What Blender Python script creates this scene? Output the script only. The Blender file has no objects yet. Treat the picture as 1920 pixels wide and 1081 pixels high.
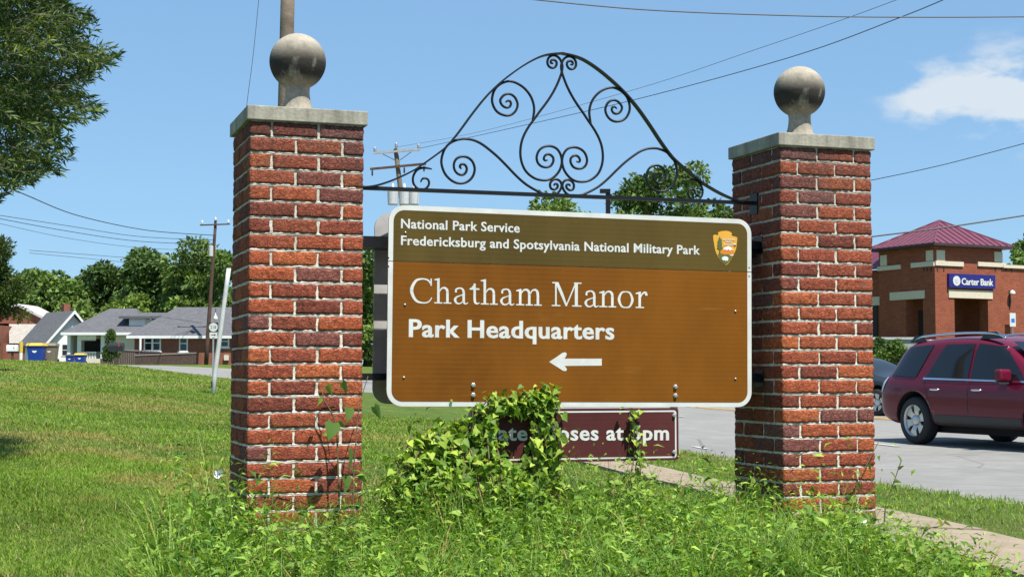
import bpy, bmesh, math, random
import numpy as np
from mathutils import Vector, Matrix
from mathutils.bvhtree import BVHTree

random.seed(7); RNG = np.random.default_rng(7)
R = math.radians
SC = bpy.context.scene
COL = SC.collection

# ------------------------------------------------------------------ camera
F = 2800.0                      # focal length in photo pixels (1920 wide)
EYE = 1.12                      # eye height above the road, m
PITCH = 0.0573
cd = bpy.data.cameras.new('camera'); cam = bpy.data.objects.new('camera', cd); COL.objects.link(cam)
cd.sensor_width = 36.0; cd.lens = 36.0 * F / 1920.0; cd.clip_start = 0.1; cd.clip_end = 6000
cam.location = (0, 0, EYE); cam.rotation_euler = (math.pi / 2 + PITCH, 0, 0)
SC.camera = cam

# ------------------------------------------------------------------ light
SUN_AZ = R(36)                  # from straight behind the camera towards its right
SUN_EL = R(62.5)
sdir = Vector((math.sin(SUN_AZ) * math.cos(SUN_EL), -math.cos(SUN_AZ) * math.cos(SUN_EL), math.sin(SUN_EL)))
sl = bpy.data.lights.new('sun', 'SUN'); sl.energy = 5.0; sl.angle = R(0.53); sl.color = (1.0, 0.955, 0.88)
so = bpy.data.objects.new('sun', sl); COL.objects.link(so); so.rotation_euler = sdir.to_track_quat('Z', 'Y').to_euler()
so.location = (20, -20, 40)
W = bpy.data.worlds.new('World'); SC.world = W; W.use_nodes = True
nt = W.node_tree; nt.nodes.clear()
sky = nt.nodes.new('ShaderNodeTexSky'); sky.sky_type = 'NISHITA'; sky.sun_disc = False
sky.sun_elevation = SUN_EL; sky.sun_rotation = math.atan2(sdir.x, sdir.y)
sky.altitude = 0; sky.air_density = 0.95; sky.dust_density = 0.0; sky.ozone_density = 4.0
bg = nt.nodes.new('ShaderNodeBackground'); bg.inputs['Strength'].default_value = 0.082
out = nt.nodes.new('ShaderNodeOutputWorld')
# fair-weather cumulus wisps, scattered thinly over the sky
tc = nt.nodes.new('ShaderNodeTexCoord')
def wn(kind, **kw):
    n = nt.nodes.new(kind)
    for k, v in kw.items(): setattr(n, k, v)
    return n
def wl(a, b): nt.links.new(a, b)
mp = wn('ShaderNodeMapping'); mp.inputs['Scale'].default_value = (1, 1, 2.2); wl(tc.outputs['Generated'], mp.inputs['Vector'])
n1 = wn('ShaderNodeTexNoise'); n1.inputs['Scale'].default_value = 19; n1.inputs['Detail'].default_value = 7; n1.inputs['Roughness'].default_value = 0.56
wl(mp.outputs[0], n1.inputs['Vector'])
def dirpx(px, py):
    v = Vector(((px - 960) / F, 1, -(py - 540.5) / F)); v.rotate(Matrix.Rotation(PITCH, 3, 'X')); return v.normalized()
acc = None
for (px, py, wx, wz) in ((1735, 190, .026, .018), (1780, 180, .034, .022), (1830, 170, .050, .026), (1890, 165, .05, .028), (1940, 205, .05, .020), (2080, 190, .08, .03), (-700, 150, .12, .03), (3000, 60, .14, .03)):
    d = dirpx(px, py)
    sb = wn('ShaderNodeVectorMath', operation='SUBTRACT'); wl(tc.outputs['Generated'], sb.inputs[0]); sb.inputs[1].default_value = d
    rt = wn('ShaderNodeMapping'); rt.inputs['Scale'].default_value = (1 / wx, 1 / wx, 1 / wz); wl(sb.outputs[0], rt.inputs['Vector'])
    ln = wn('ShaderNodeVectorMath', operation='LENGTH'); wl(rt.outputs[0], ln.inputs[0])
    m = wn('ShaderNodeMapRange'); m.inputs['From Min'].default_value = 1.5; m.inputs['From Max'].default_value = 0.15; wl(ln.outputs['Value'], m.inputs['Value'])
    if acc is None: acc = m.outputs[0]
    else:
        mx = wn('ShaderNodeMath', operation='MAXIMUM'); wl(acc, mx.inputs[0]); wl(m.outputs[0], mx.inputs[1]); acc = mx.outputs[0]
ad = wn('ShaderNodeMath', operation='MULTIPLY_ADD'); wl(n1.outputs['Fac'], ad.inputs[0]); ad.inputs[1].default_value = 3.2; ad.inputs[2].default_value = -1.75
ad2 = wn('ShaderNodeMath', operation='ADD'); wl(acc, ad2.inputs[0]); wl(ad.outputs[0], ad2.inputs[1])
cm = wn('ShaderNodeMapRange', interpolation_type='SMOOTHSTEP'); cm.inputs['From Min'].default_value = 0.12; cm.inputs['From Max'].default_value = 0.75; cm.inputs['To Max'].default_value = 0.8
wl(ad2.outputs[0], cm.inputs['Value'])
mul = wn('ShaderNodeMath', operation='MULTIPLY'); wl(cm.outputs[0], mul.inputs[0]); wl(acc, mul.inputs[1])
mul2 = wn('ShaderNodeMath', operation='MULTIPLY'); wl(mul.outputs[0], mul2.inputs[0]); mul2.inputs[1].default_value = 1.6; mul2.use_clamp = True
gm = wn('ShaderNodeGamma'); gm.inputs['Gamma'].default_value = 0.42; wl(sky.outputs[0], gm.inputs['Color'])   # gamma flattens the sky gradient; the multiply then sets its colour
sky_tint = wn('ShaderNodeMix', data_type='RGBA', blend_type='MULTIPLY'); sky_tint.inputs[0].default_value = 1.0; wl(gm.outputs[0], sky_tint.inputs[6]); sky_tint.inputs[7].default_value = (1.62, 2.4, 3.15, 1)
cmx = wn('ShaderNodeMix', data_type='RGBA'); wl(mul2.outputs[0], cmx.inputs['Factor']); wl(sky_tint.outputs[2], cmx.inputs[6]); cmx.inputs[7].default_value = (5.5, 6.2, 6.9, 1)
wl(cmx.outputs[2], bg.inputs['Color']); wl(bg.outputs[0], out.inputs['Surface'])

SC.view_settings.view_transform = 'Standard'; SC.view_settings.look = 'None'; SC.view_settings.gamma = 1.0
SC.view_settings.exposure = 0.64; SC.view_settings.use_curve_mapping = False
SC.cycles.max_bounces = 6; SC.cycles.transparent_max_bounces = 8

# ------------------------------------------------------------------ helpers
def ray(px, py): return dirpx(px, py)
def at(px, py, Y):
    """the point at depth Y metres in the direction of a photo pixel"""
    d = ray(px, py); return Vector((0, 0, EYE)) + d * (Y / d.y)
def on_plane(px, py, p0, n):
    d = ray(px, py); o = Vector((0, 0, EYE)); return o + d * ((p0 - o).dot(n) / d.dot(n))

def tag(o, label=None, cat=None, group=None, kind=None):
    if label: o['label'] = label
    if cat: o['category'] = cat
    if group: o['group'] = group
    if kind: o['kind'] = kind
    return o
def thing(name, label, cat, loc=(0, 0, 0), rotz=0.0, group=None):
    o = bpy.data.objects.new(name, None); COL.objects.link(o); o.location = loc; o.rotation_euler = (0, 0, rotz)
    o.empty_display_size = 0.1
    return tag(o, label, cat, group)
def link(name, me, parent=None, loc=None, rot=None):
    o = bpy.data.objects.new(name, me); COL.objects.link(o)
    if parent: o.parent = parent
    if loc is not None: o.location = loc
    if rot is not None: o.rotation_euler = rot
    return o

class MB:
    def __init__(s): s.v = []; s.f = []
    def quad(s, a, b, c, d):
        n = len(s.v); s.v += [tuple(a), tuple(b), tuple(c), tuple(d)]; s.f.append((n, n + 1, n + 2, n + 3)); return s
    def poly(s, pts):
        n = len(s.v); s.v += [tuple(p) for p in pts]; s.f.append(tuple(range(n, n + len(pts)))); return s
    def box(s, c, size, M=None):
        n = len(s.v); hx, hy, hz = [k / 2 for k in size]
        for x in (-hx, hx):
            for y in (-hy, hy):
                for z in (-hz, hz):
                    p = Vector((x, y, z))
                    if M is not None: p = M @ p
                    s.v.append((c[0] + p.x, c[1] + p.y, c[2] + p.z))
        for q in ((0, 1, 3, 2), (4, 6, 7, 5), (0, 4, 5, 1), (2, 3, 7, 6), (0, 2, 6, 4), (1, 5, 7, 3)): s.f.append(tuple(n + i for i in q))
        return s
    def bx(s, x0, x1, y0, y1, z0, z1): return s.box(((x0 + x1) / 2, (y0 + y1) / 2, (z0 + z1) / 2), (x1 - x0, y1 - y0, z1 - z0))
    def tube(s, path, r, sides=8, caps=True):
        path = [Vector(p) for p in path]; n0 = len(s.v); k = len(path)
        rs = r if isinstance(r, (list, tuple)) else [r] * k
        ref = None
        for i, p in enumerate(path):
            t = (path[min(i + 1, k - 1)] - path[max(i - 1, 0)]).normalized()
            if ref is None: ref = t.orthogonal().normalized()
            ref = (ref - t * ref.dot(t)).normalized(); b = t.cross(ref)
            for j in range(sides):
                a = 2 * math.pi * j / sides; q = p + (ref * math.cos(a) + b * math.sin(a)) * rs[i]; s.v.append(tuple(q))
        for i in range(k - 1):
            for j in range(sides):
                a = n0 + i * sides + j; b2 = n0 + i * sides + (j + 1) % sides
                s.f.append((a, b2, b2 + sides, a + sides))
        if caps:
            s.f.append(tuple(n0 + j for j in reversed(range(sides)))); s.f.append(tuple(n0 + (k - 1) * sides + j for j in range(sides)))
        return s
    def lathe(s, prof, c=(0, 0, 0), seg=24, axis='z'):
        n0 = len(s.v)
        for (r, h) in prof:
            for j in range(seg):
                a = 2 * math.pi * j / seg; x, y = r * math.cos(a), r * math.sin(a)
                p = (x, y, h) if axis == 'z' else (x, h, y)
                s.v.append((c[0] + p[0], c[1] + p[1], c[2] + p[2]))
        for i in range(len(prof) - 1):
            for j in range(seg):
                a = n0 + i * seg + j; b = n0 + i * seg + (j + 1) % seg
                s.f.append((a, b, b + seg, a + seg) if axis == 'z' else (a, a + seg, b + seg, b))
        return s
    def prism(s, pts, vec):
        """extrude a polygon (list of 3D points) along vec"""
        n = len(s.v); k = len(pts); vec = Vector(vec)
        s.v += [tuple(Vector(p)) for p in pts] + [tuple(Vector(p) + vec) for p in pts]
        s.f.append(tuple(range(n, n + k))); s.f.append(tuple(n + k + i for i in reversed(range(k))))
        for i in range(k): s.f.append((n + i, n + (i + 1) % k, n + k + (i + 1) % k, n + k + i))
        return s
    def mesh(s, name, mat=None, smooth=False, fix=True):
        me = bpy.data.meshes.new(name); me.from_pydata(s.v, [], s.f)
        if fix:
            bm = bmesh.new(); bm.from_mesh(me); bmesh.ops.recalc_face_normals(bm, faces=bm.faces); bm.to_mesh(me); bm.free()
        if mat: me.materials.append(mat)
        if smooth: me.polygons.foreach_set('use_smooth', [True] * len(me.polygons))
        me.update(); return me
    def build(s, name, mat, parent=None, loc=None, rot=None, smooth=False):
        return link(name, s.mesh(name, mat, smooth), parent, loc, rot)

def bevel(o, w, seg=2):
    bm = bmesh.new(); bm.from_mesh(o.data)
    bmesh.ops.remove_doubles(bm, verts=bm.verts, dist=1e-5)
    bmesh.ops.bevel(bm, geom=[e for e in bm.edges if len(e.link_faces) == 2 and e.calc_face_angle(0) > 0.5], offset=w, segments=seg, affect='EDGES', profile=0.5)
    bm.to_mesh(o.data); bm.free(); o.data.update(); return o

def np_mesh(name, V, faces_flat, sizes, mat, tint=None, smooth=False):
    """fast mesh from numpy arrays; tint = per-vertex rgb"""
    me = bpy.data.meshes.new(name); nv = len(V); nf = len(sizes); nl = len(faces_flat)
    me.vertices.add(nv); me.vertices.foreach_set('co', np.ascontiguousarray(V, dtype=np.float32).ravel())
    me.loops.add(nl); me.loops.foreach_set('vertex_index', np.ascontiguousarray(faces_flat, dtype=np.int32))
    me.polygons.add(nf); st = np.zeros(nf, dtype=np.int32); st[1:] = np.cumsum(sizes)[:-1]
    me.polygons.foreach_set('loop_start', st)
    me.update(calc_edges=True)
    if tint is not None:
        a = me.attributes.new('tint', 'FLOAT_COLOR', 'POINT'); c = np.ones((nv, 4), dtype=np.float32); c[:, :3] = tint; a.data.foreach_set('color', c.ravel())
    if smooth: me.polygons.foreach_set('use_smooth', np.ones(nf, dtype=bool))
    me.materials.append(mat); return me

# ------------------------------------------------------------------ materials
class Mat:
    def __init__(s, name):
        s.m = bpy.data.materials.new(name); s.m.use_nodes = True; s.t = s.m.node_tree; s.t.nodes.clear()
        s.out = s.n('ShaderNodeOutputMaterial'); s.b = s.n('ShaderNodeBsdfPrincipled'); s.l(s.b.outputs[0], s.out.inputs['Surface']); s._tc = None
    def n(s, k, **kw):
        x = s.t.nodes.new(k)
        for a, v in kw.items(): setattr(x, a, v)
        return x
    def l(s, a, b): s.t.links.new(a, b)
    def coord(s, which='Object', scale=(1, 1, 1)):
        if s._tc is None: s._tc = s.n('ShaderNodeTexCoord')
        m = s.n('ShaderNodeMapping'); m.inputs['Scale'].default_value = scale; s.l(s._tc.outputs[which], m.inputs['Vector']); return m.outputs[0]
    def world(s, scale=(1, 1, 1)):
        g = s.n('ShaderNodeNewGeometry'); m = s.n('ShaderNodeMapping'); m.inputs['Scale'].default_value = scale; s.l(g.outputs['Position'], m.inputs['Vector']); return m.outputs[0]
    def noise(s, vec, scale, detail=5, rough=0.55, dist=0.0):
        x = s.n('ShaderNodeTexNoise'); x.inputs['Scale'].default_value = scale; x.inputs['Detail'].default_value = detail; x.inputs['Roughness'].default_value = rough; x.inputs['Distortion'].default_value = dist
        s.l(vec, x.inputs['Vector']); return x.outputs['Fac']
    def ramp(s, fac, stops):
        r = s.n('ShaderNodeValToRGB'); e = r.color_ramp.elements
        while len(e) < len(stops): e.new(0.5)
        for i, (p, c) in enumerate(stops): e[i].position = p; e[i].color = tuple(c) + (1,) if len(c) == 3 else c
        s.l(fac, r.inputs['Fac']); return r.outputs['Color']
    def mix(s, fac, a, b, mode='MIX'):
        x = s.n('ShaderNodeMix', data_type='RGBA', blend_type=mode)
        for v, i in ((fac, 0), (a, 6), (b, 7)):
            if isinstance(v, (int, float)): x.inputs[i].default_value = v
            elif isinstance(v, tuple): x.inputs[i].default_value = v + (1,) if len(v) == 3 else v
            else: s.l(v, x.inputs[i])
        return x.outputs[2]
    def math(s, op, a, b=0.0, c=0.0, clamp=False):
        x = s.n('ShaderNodeMath', operation=op, use_clamp=clamp)
        for i, v in enumerate((a, b, c)):
            if isinstance(v, (int, float)): x.inputs[i].default_value = v
            else: s.l(v, x.inputs[i])
        return x.outputs[0]
    def rng(s, v, a, b, c=0.0, d=1.0):
        x = s.n('ShaderNodeMapRange'); x.inputs[1].default_value = a; x.inputs[2].default_value = b; x.inputs[3].default_value = c; x.inputs[4].default_value = d; s.l(v, x.inputs[0]); return x.outputs[0]
    def sep(s, vec):
        x = s.n('ShaderNodeSeparateXYZ'); s.l(vec, x.inputs[0]); return x.outputs
    def bump(s, h, strength=0.5, dist=0.01):
        x = s.n('ShaderNodeBump'); x.inputs['Strength'].default_value = strength; x.inputs['Distance'].default_value = dist; s.l(h, x.inputs['Height']); s.l(x.outputs[0], s.b.inputs['Normal']); return x
    def set(s, col=None, rough=None, spec=None, metal=None, **kw):
        for v, k in ((col, 'Base Color'), (rough, 'Roughness'), (spec, 'Specular IOR Level'), (metal, 'Metallic')):
            if v is None: continue
            if isinstance(v, tuple): s.b.inputs[k].default_value = v + (1,) if len(v) == 3 else v
            elif isinstance(v, (int, float)): s.b.inputs[k].default_value = v
            else: s.l(v, s.b.inputs[k])
        for k, v in kw.items(): s.b.inputs[k.replace('_', ' ')].default_value = v
        return s

def simple(name, col, rough=0.7, var=0.18, scale=8.0, bump=0.0, bscale=60.0, bdist=0.004, metal=0.0, spec=0.5, coord='Object', rnd=0.0, **kw):
    M = Mat(name); v = M.coord(coord)
    c = tuple(col)
    lo = tuple(k * (1 - var) for k in c); hi = tuple(min(1, k * (1 + var)) for k in c)
    colr = M.ramp(M.noise(v, scale, 6, 0.6), [(0.3, lo), (0.7, hi)])
    if rnd:
        oi = M.n('ShaderNodeObjectInfo'); k = M.rng(oi.outputs['Random'], 0, 1, 1 - rnd, 1 + rnd)
        colr = M.mix(1.0, colr, k, 'MULTIPLY')
    M.set(colr, rough, spec, metal, **kw)
    if bump: M.bump(M.noise(v, bscale, 6, 0.6), bump, bdist)
    return M.m

# ---- brick (handmade, each brick its own tone)
def brick_mat():
    M = Mat('handmade_brick'); oi = M.n('ShaderNodeObjectInfo'); r = oi.outputs['Random']
    v = M.world((1, 1, 1)); 
    base = M.ramp(r, [(0.0, (.19, .050, .034)), (0.16, (.335, .082, .044)), (0.36, (.45, .108, .044)), (0.55, (.31, .074, .042)), (0.7, (.52, .138, .05)), (0.86, (.22, .056, .038)), (0.93, (.25, .10, .085)), (1.0, (.26, .066, .042))])
    fine = M.noise(v, 42, 6, 0.65)
    c = M.mix(1.0, base, M.ramp(fine, [(0.28, (.38, .36, .36)), (0.45, (.88, .88, .88)), (0.62, (1.12, 1.1, 1.05)), (0.78, (1.45, 1.45, 1.4))]), 'MULTIPLY')
    sp = M.noise(v, 150, 3, 0.5)
    c = M.mix(M.rng(sp, 0.66, 0.72, 0, .6), c, (.5, .42, .34))
    lime = M.noise(M.world((1, 1, 3)), 11, 5, .7); c = M.mix(M.rng(lime, .60, .74, 0, .45), c, (.42, .33, .28))
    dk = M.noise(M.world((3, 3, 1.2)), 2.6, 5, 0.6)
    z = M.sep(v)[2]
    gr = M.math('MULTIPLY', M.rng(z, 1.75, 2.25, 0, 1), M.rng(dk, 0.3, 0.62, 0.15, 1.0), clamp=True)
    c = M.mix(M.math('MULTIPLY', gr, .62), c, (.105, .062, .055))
    M.set(c, 0.88, 0.25)
    crack = M.n('ShaderNodeTexVoronoi', feature='DISTANCE_TO_EDGE'); crack.inputs['Scale'].default_value = 34
    wv = M.n('ShaderNodeVectorMath', operation='ADD'); nz = M.n('ShaderNodeTexNoise'); nz.inputs['Scale'].default_value = 22; nz.inputs['Detail'].default_value = 4
    M.l(M.world((1, 1, 2.2)), nz.inputs['Vector']); sc = M.n('ShaderNodeVectorMath', operation='SCALE'); sc.inputs['Scale'].default_value = 0.09; M.l(nz.outputs['Color'], sc.inputs[0])
    M.l(M.world((1, 1, 2.2)), wv.inputs[0]); M.l(sc.outputs[0], wv.inputs[1]); M.l(wv.outputs[0], crack.inputs['Vector'])
    h = M.math('ADD', M.math('MULTIPLY', M.rng(crack.outputs['Distance'], 0, .12), .5), fine)
    M.bump(h, 1.0, 0.013)
    return M.m
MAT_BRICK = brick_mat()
def mortar_mat():
    M = Mat('lime_mortar'); v = M.world(); n = M.noise(v, 30, 6, .65)
    c = M.ramp(n, [(0.25, (.24, .215, .17)), (0.42, (.56, .51, .42)), (0.68, (.80, .76, .66))])
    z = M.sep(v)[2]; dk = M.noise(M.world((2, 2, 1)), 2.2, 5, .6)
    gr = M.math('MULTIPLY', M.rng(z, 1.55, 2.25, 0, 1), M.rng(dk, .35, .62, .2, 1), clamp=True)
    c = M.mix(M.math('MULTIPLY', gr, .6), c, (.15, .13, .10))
    M.set(c, .95, .15); M.bump(M.noise(v, 120, 6, .7), .8, .004); return M.m
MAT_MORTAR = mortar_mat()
def concrete_mat(name, base, stain, ball=False):
    M = Mat(name); v = M.coord('Object'); n = M.noise(v, 9, 8, .65); n2 = M.noise(v, 70, 5, .6)
    c = M.ramp(n, [(0.28, tuple(k * .62 for k in base)), (0.5, base), (0.72, tuple(min(1, k * 1.22) for k in base))])
    c = M.mix(.35, c, M.ramp(n2, [(0.3, (.3, .3, .3)), (0.7, (1, 1, 1))]), 'MULTIPLY')
    st = M.noise(M.coord('Object', (14, 14, 1.6)), 1.0, 5, .6)
    if ball:
        z = M.sep(v)[2]
        big = M.noise(v, 7, 6, .62)
        s = M.sep(v)
        band = M.math('MULTIPLY', M.rng(z, .14, .20, 0.15, 1), M.rng(z, .37, .265, 0, 1), clamp=True)
        f = M.math('MULTIPLY', band, M.rng(M.math('ADD', M.math('MULTIPLY', big, .6), M.math('MULTIPLY', st, .4)), .30, .46, .0, 1.0), clamp=True)
    else:
        f = M.math('MULTIPLY', M.rng(st, .46, .7, 0, .75), M.rng(n, .3, .6, .3, 1), clamp=True)
    c = M.mix(f, c, stain); M.set(c, .93, .2); M.bump(M.math('ADD', n2, n), .35, .006); return M.m
MAT_CAP = concrete_mat('weathered_cap', (.40, .37, .30), (.10, .09, .075))
MAT_BALL = concrete_mat('cast_stone', (.40, .355, .28), (.04, .035, .03), True)

def leaf_mat(name, sat=1.0, trans=.38, rough=.5, spec=.22):
    M = Mat(name); a = M.n('ShaderNodeAttribute'); a.attribute_name = 'tint'
    M.set(a.outputs['Color'], rough, spec)
    tr = M.n('ShaderNodeBsdfTranslucent'); tc = M.mix(1.0, a.outputs['Color'], (1.0, 1.05, .45), 'MULTIPLY'); M.l(tc, tr.inputs['Color'])
    mx = M.n('ShaderNodeMixShader'); mx.inputs[0].default_value = trans; M.l(M.b.outputs[0], mx.inputs[1]); M.l(tr.outputs[0], mx.inputs[2]); M.l(mx.outputs[0], M.out.inputs['Surface'])
    return M.m
MAT_LEAF = leaf_mat('leaf'); MAT_GRASS = leaf_mat('grass_blade', trans=.3, rough=.55, spec=.12); MAT_FAR = leaf_mat('far_leaf', trans=.25, rough=.6, spec=.2)
MAT_BARK = simple('bark', (.13, .095, .07), .95, .4, 14, .8, 40, .02)
MAT_STEM = simple('weed_stem', (.12, .09, .035), .8, .3, 30)
MAT_IRON = simple('black_iron', (.006, .006, .007), .42, .3, 30, .2, 120, .001, 0.0, .35)
MAT_WIRE = simple('wire', (.03, .032, .036), .6, .1)
MAT_WHITE = simple('white_paint', (.74, .74, .72), .6, .07, 6)
MAT_GALV = simple('galvanised', (.42, .43, .43), .42, .2, 12, .1, 80, .001, .6)
MAT_GLASS = Mat('window_glass').set((.02, .025, .03), .06, .6).m
MAT_ASPHALT_C = (.21, .208, .205)

# ------------------------------------------------------------------ terrain
def cz(col, Z): return ((col - 960) / F * Z, Z)
_tp = [(-300, 6, 0), (0, 6, .03), (430, 6, .10), (960, 6, .13), (1500, 6, .13), (1920, 6, .06), (2600, 6, 0), (960, 3, .0), (0, 3, -.02), (1920, 3, -.02), (3500, 4, 0), (-2000, 4, 0),
       (0, 8, .12), (300, 8, .16), (520, 7.2, .2), (960, 7.4, .2), (1550, 7.9, .2), (1920, 8.5, .09),
       (0, 15, .40), (430, 15, .36), (750, 15, .3), (1000, 15, .2), (1330, 15, .06), (1600, 15, 0), (1920, 15, 0), (2600, 15, 0),
       (0, 28, .85), (398, 28.7, .75), (750, 25, .34), (1100, 20, .12), (1330, 21, .0), (1700, 24.7, 0), (1920, 22, 0), (2600, 25, .1),
       (-400, 28, .9), (0, 45, 1.33), (230, 45, 1.2), (430, 45, .86), (900, 45, .42), (1330, 40, .15), (1660, 36, .15), (1920, 36, .2), (2600, 45, .5),
       (0, 60, 1.66), (230, 62, 1.48), (0, 75, 1.7), (150, 75, 1.62), (428, 80, .80), (428, 55, .84), (428, 66, .80), (330, 55, 1.08), (330, 68, 1.17), (330, 82, 1.15), (230, 75, 1.4), (330, 95, 1.25), (900, 80, .95), (1400, 75, 1.05), (1650, 75, 1.33), (1920, 75, 1.5), (-400, 60, 1.7), (-400, 118, 2.0),
       (330, 113, 1.82), (330, 120, 1.93), (100, 118, 1.9), (0, 130, 2.0), (900, 118, 1.7), (1400, 110, 2.0), (1755, 90, 2.76), (1920, 92, 2.85), (1700, 120, 3.0), (2400, 100, 2.8),
       (960, 170, 2.3), (0, 200, 2.6), (1920, 200, 3.4), (-600, 200, 2.5), (2600, 200, 3.4), (960, 200, 2.6)]
TP = np.array([cz(c, z) for c, z, _ in _tp]); TZ = np.array([h for *_, h in _tp])
def _U(r2): return np.where(r2 > 0, .5 * r2 * np.log(r2 + 1e-12), 0)
_SC = 20.0
def _tps():
    P = TP / _SC; n = len(P); K = _U(((P[:, None] - P[None]) ** 2).sum(-1)) + 6e-3 * np.eye(n)
    A = np.zeros((n + 3, n + 3)); A[:n, :n] = K; A[:n, n] = 1; A[:n, n + 1:] = P; A[n, :n] = 1; A[n + 1:, :n] = P.T
    return np.linalg.solve(A, np.concatenate([TZ, [0, 0, 0]]))
_TW = _tps()
def hgt(X, Y):
    X = np.atleast_1d(np.asarray(X, float)); Y = np.atleast_1d(np.asarray(Y, float))
    Yc = np.clip(Y, 3, 200); lim = np.maximum(9, .62 * Yc); Xc = np.clip(X, -lim, lim)
    Q = np.stack([Xc, Yc], -1).reshape(-1, 2) / _SC; res = np.empty(len(Q))
    for i in range(0, len(Q), 20000):
        q = Q[i:i + 20000]; res[i:i + 20000] = _U(((q[:, None] - TP[None] / _SC) ** 2).sum(-1)) @ _TW[:-3] + _TW[-3] + q @ _TW[-2:]
    res = res.reshape(np.broadcast(Xc, Yc).shape)
    return res + np.clip((Y - 200) * .004, 0, 6)
def h1(x, y): return float(hgt(x, y)[0])

# road edge nearest to us, from behind the camera's right to the far left
EDGE = [(9.2, -30), (7.6, -12), (6.4, 0), (5.35, 8), (4.4, 12.9), (2.75, 20.5), (-1.2, 35), (-7.4, 55), (-15.2, 80), (-21.5, 92), (-31, 102), (-45, 110), (-75, 120), (-120, 130)]
def resample(P, step):
    P = [Vector((p[0], p[1], 0)) for p in P]; res = []
    for i in range(len(P) - 1):
        p0 = P[max(i - 1, 0)]; p1 = P[i]; p2 = P[i + 1]; p3 = P[min(i + 2, len(P) - 1)]; n = max(1, int((p2 - p1).length / step))
        for k in range(n):
            t = k / n
            res.append(.5 * ((2 * p1) + (p2 - p0) * t + (2 * p0 - 5 * p1 + 4 * p2 - p3) * t * t + (3 * p1 - p0 - 3 * p2 + p3) * t ** 3))
    res.append(P[-1]); return res
EP = resample(EDGE, 1.2)
def normals(P):
    N = []
    for i in range(len(P)):
        t = (P[min(i + 1, len(P) - 1)] - P[max(i - 1, 0)]).normalized(); N.append(Vector((t.y, -t.x, 0)))
    return N
EN = normals(EP)          # pointing across the road, away from the lawn
EPA = np.array([(p.x, p.y) for p in EP]); ENA = np.array([(n.x, n.y) for n in EN])
def road_off(X, Y):
    """signed distance across the road measured from its near edge (positive = on the road side)"""
    Q = np.stack([np.ravel(X), np.ravel(Y)], -1); res = np.empty(len(Q))
    for i in range(0, len(Q), 20000):
        q = Q[i:i + 20000]; j = ((q[:, None] - EPA[None]) ** 2).sum(-1).argmin(1); res[i:i + 20000] = ((q - EPA[j]) * ENA[j]).sum(-1)
    return res.reshape(np.shape(X))
def road_w(y): return 17.0 if y < 60 else max(10.5, 17 - (y - 60) * .16)
LOT = [(14, 38), (11.5, 50), (12.5, 66), (15.0, 76), (24, 76.5), (33, 77), (44, 78), (46, 40), (28, 30), (20, 28)]
def in_lot(X, Y, grow=0.0):
    X = np.asarray(X, float); Y = np.asarray(Y, float); ins = np.zeros(X.shape, bool); P = LOT
    for i in range(len(P)):
        (x0, y0), (x1, y1) = P[i], P[(i + 1) % len(P)]
        c = ((y0 > Y) != (y1 > Y)) & (X < (x1 - x0) * (Y - y0) / (y1 - y0 + 1e-9) + x0); ins ^= c
    return ins
def paved(X, Y, m=0.0):
    ro = road_off(X, Y); w = np.vectorize(road_w)(Y); return ((ro > m) & (ro < w - m)) | in_lot(X, Y)

def ground_mat():
    M = Mat('lawn'); v = M.world(); n = M.noise(v, 1.1, 6, .65); n2 = M.noise(v, 7, 5, .7); n3 = M.noise(M.world((.35, .9, 1)), .8, 4, .6)
    c = M.ramp(n, [(0.3, (.07, .12, .02)), (0.5, (.11, .17, .027)), (0.7, (.16, .20, .04))])
    c = M.mix(M.rng(n2, .35, .7, 0, .6), c, (.045, .07, .014))
    c = M.mix(M.math('MULTIPLY', M.rng(n3, .56, .72, 0, .7), M.rng(n2, .3, .6)), c, (.22, .18, .07))
    M.set(c, .9, .15); M.bump(M.noise(v, 25, 6, .7), .9, .05); return M.m
MAT_GROUND = ground_mat()
ys = np.concatenate([[-40, -20, -8, 0, 2], np.geomspace(3.2, 60, 120), np.geomspace(61, 140, 60), np.geomspace(145, 4000, 40)])
ts = np.linspace(-1, 1, 161); ts = np.sign(ts) * np.abs(ts) ** 1.25
GX = np.array([[t * (12 + .62 * max(y, 0)) * (1 if y < 150 else 1 + (y - 150) / 900) for t in ts] for y in ys]); GY = np.repeat(ys[:, None], len(ts), 1)
GZ = hgt(GX, GY); pv = paved(GX, GY, .0); GZ = GZ - np.where(pv, .16, 0)
nr, nc = GX.shape; idx = np.arange(nr * nc).reshape(nr, nc)
fq = np.stack([idx[:-1, :-1], idx[:-1, 1:], idx[1:, 1:], idx[1:, :-1]], -1).reshape(-1, 4)
g = link('ground', np_mesh('ground', np.stack([GX, GY, GZ], -1).reshape(-1, 3), fq.ravel(), np.full(len(fq), 4), MAT_GROUND, smooth=True)); tag(g, kind='structure')

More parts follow.
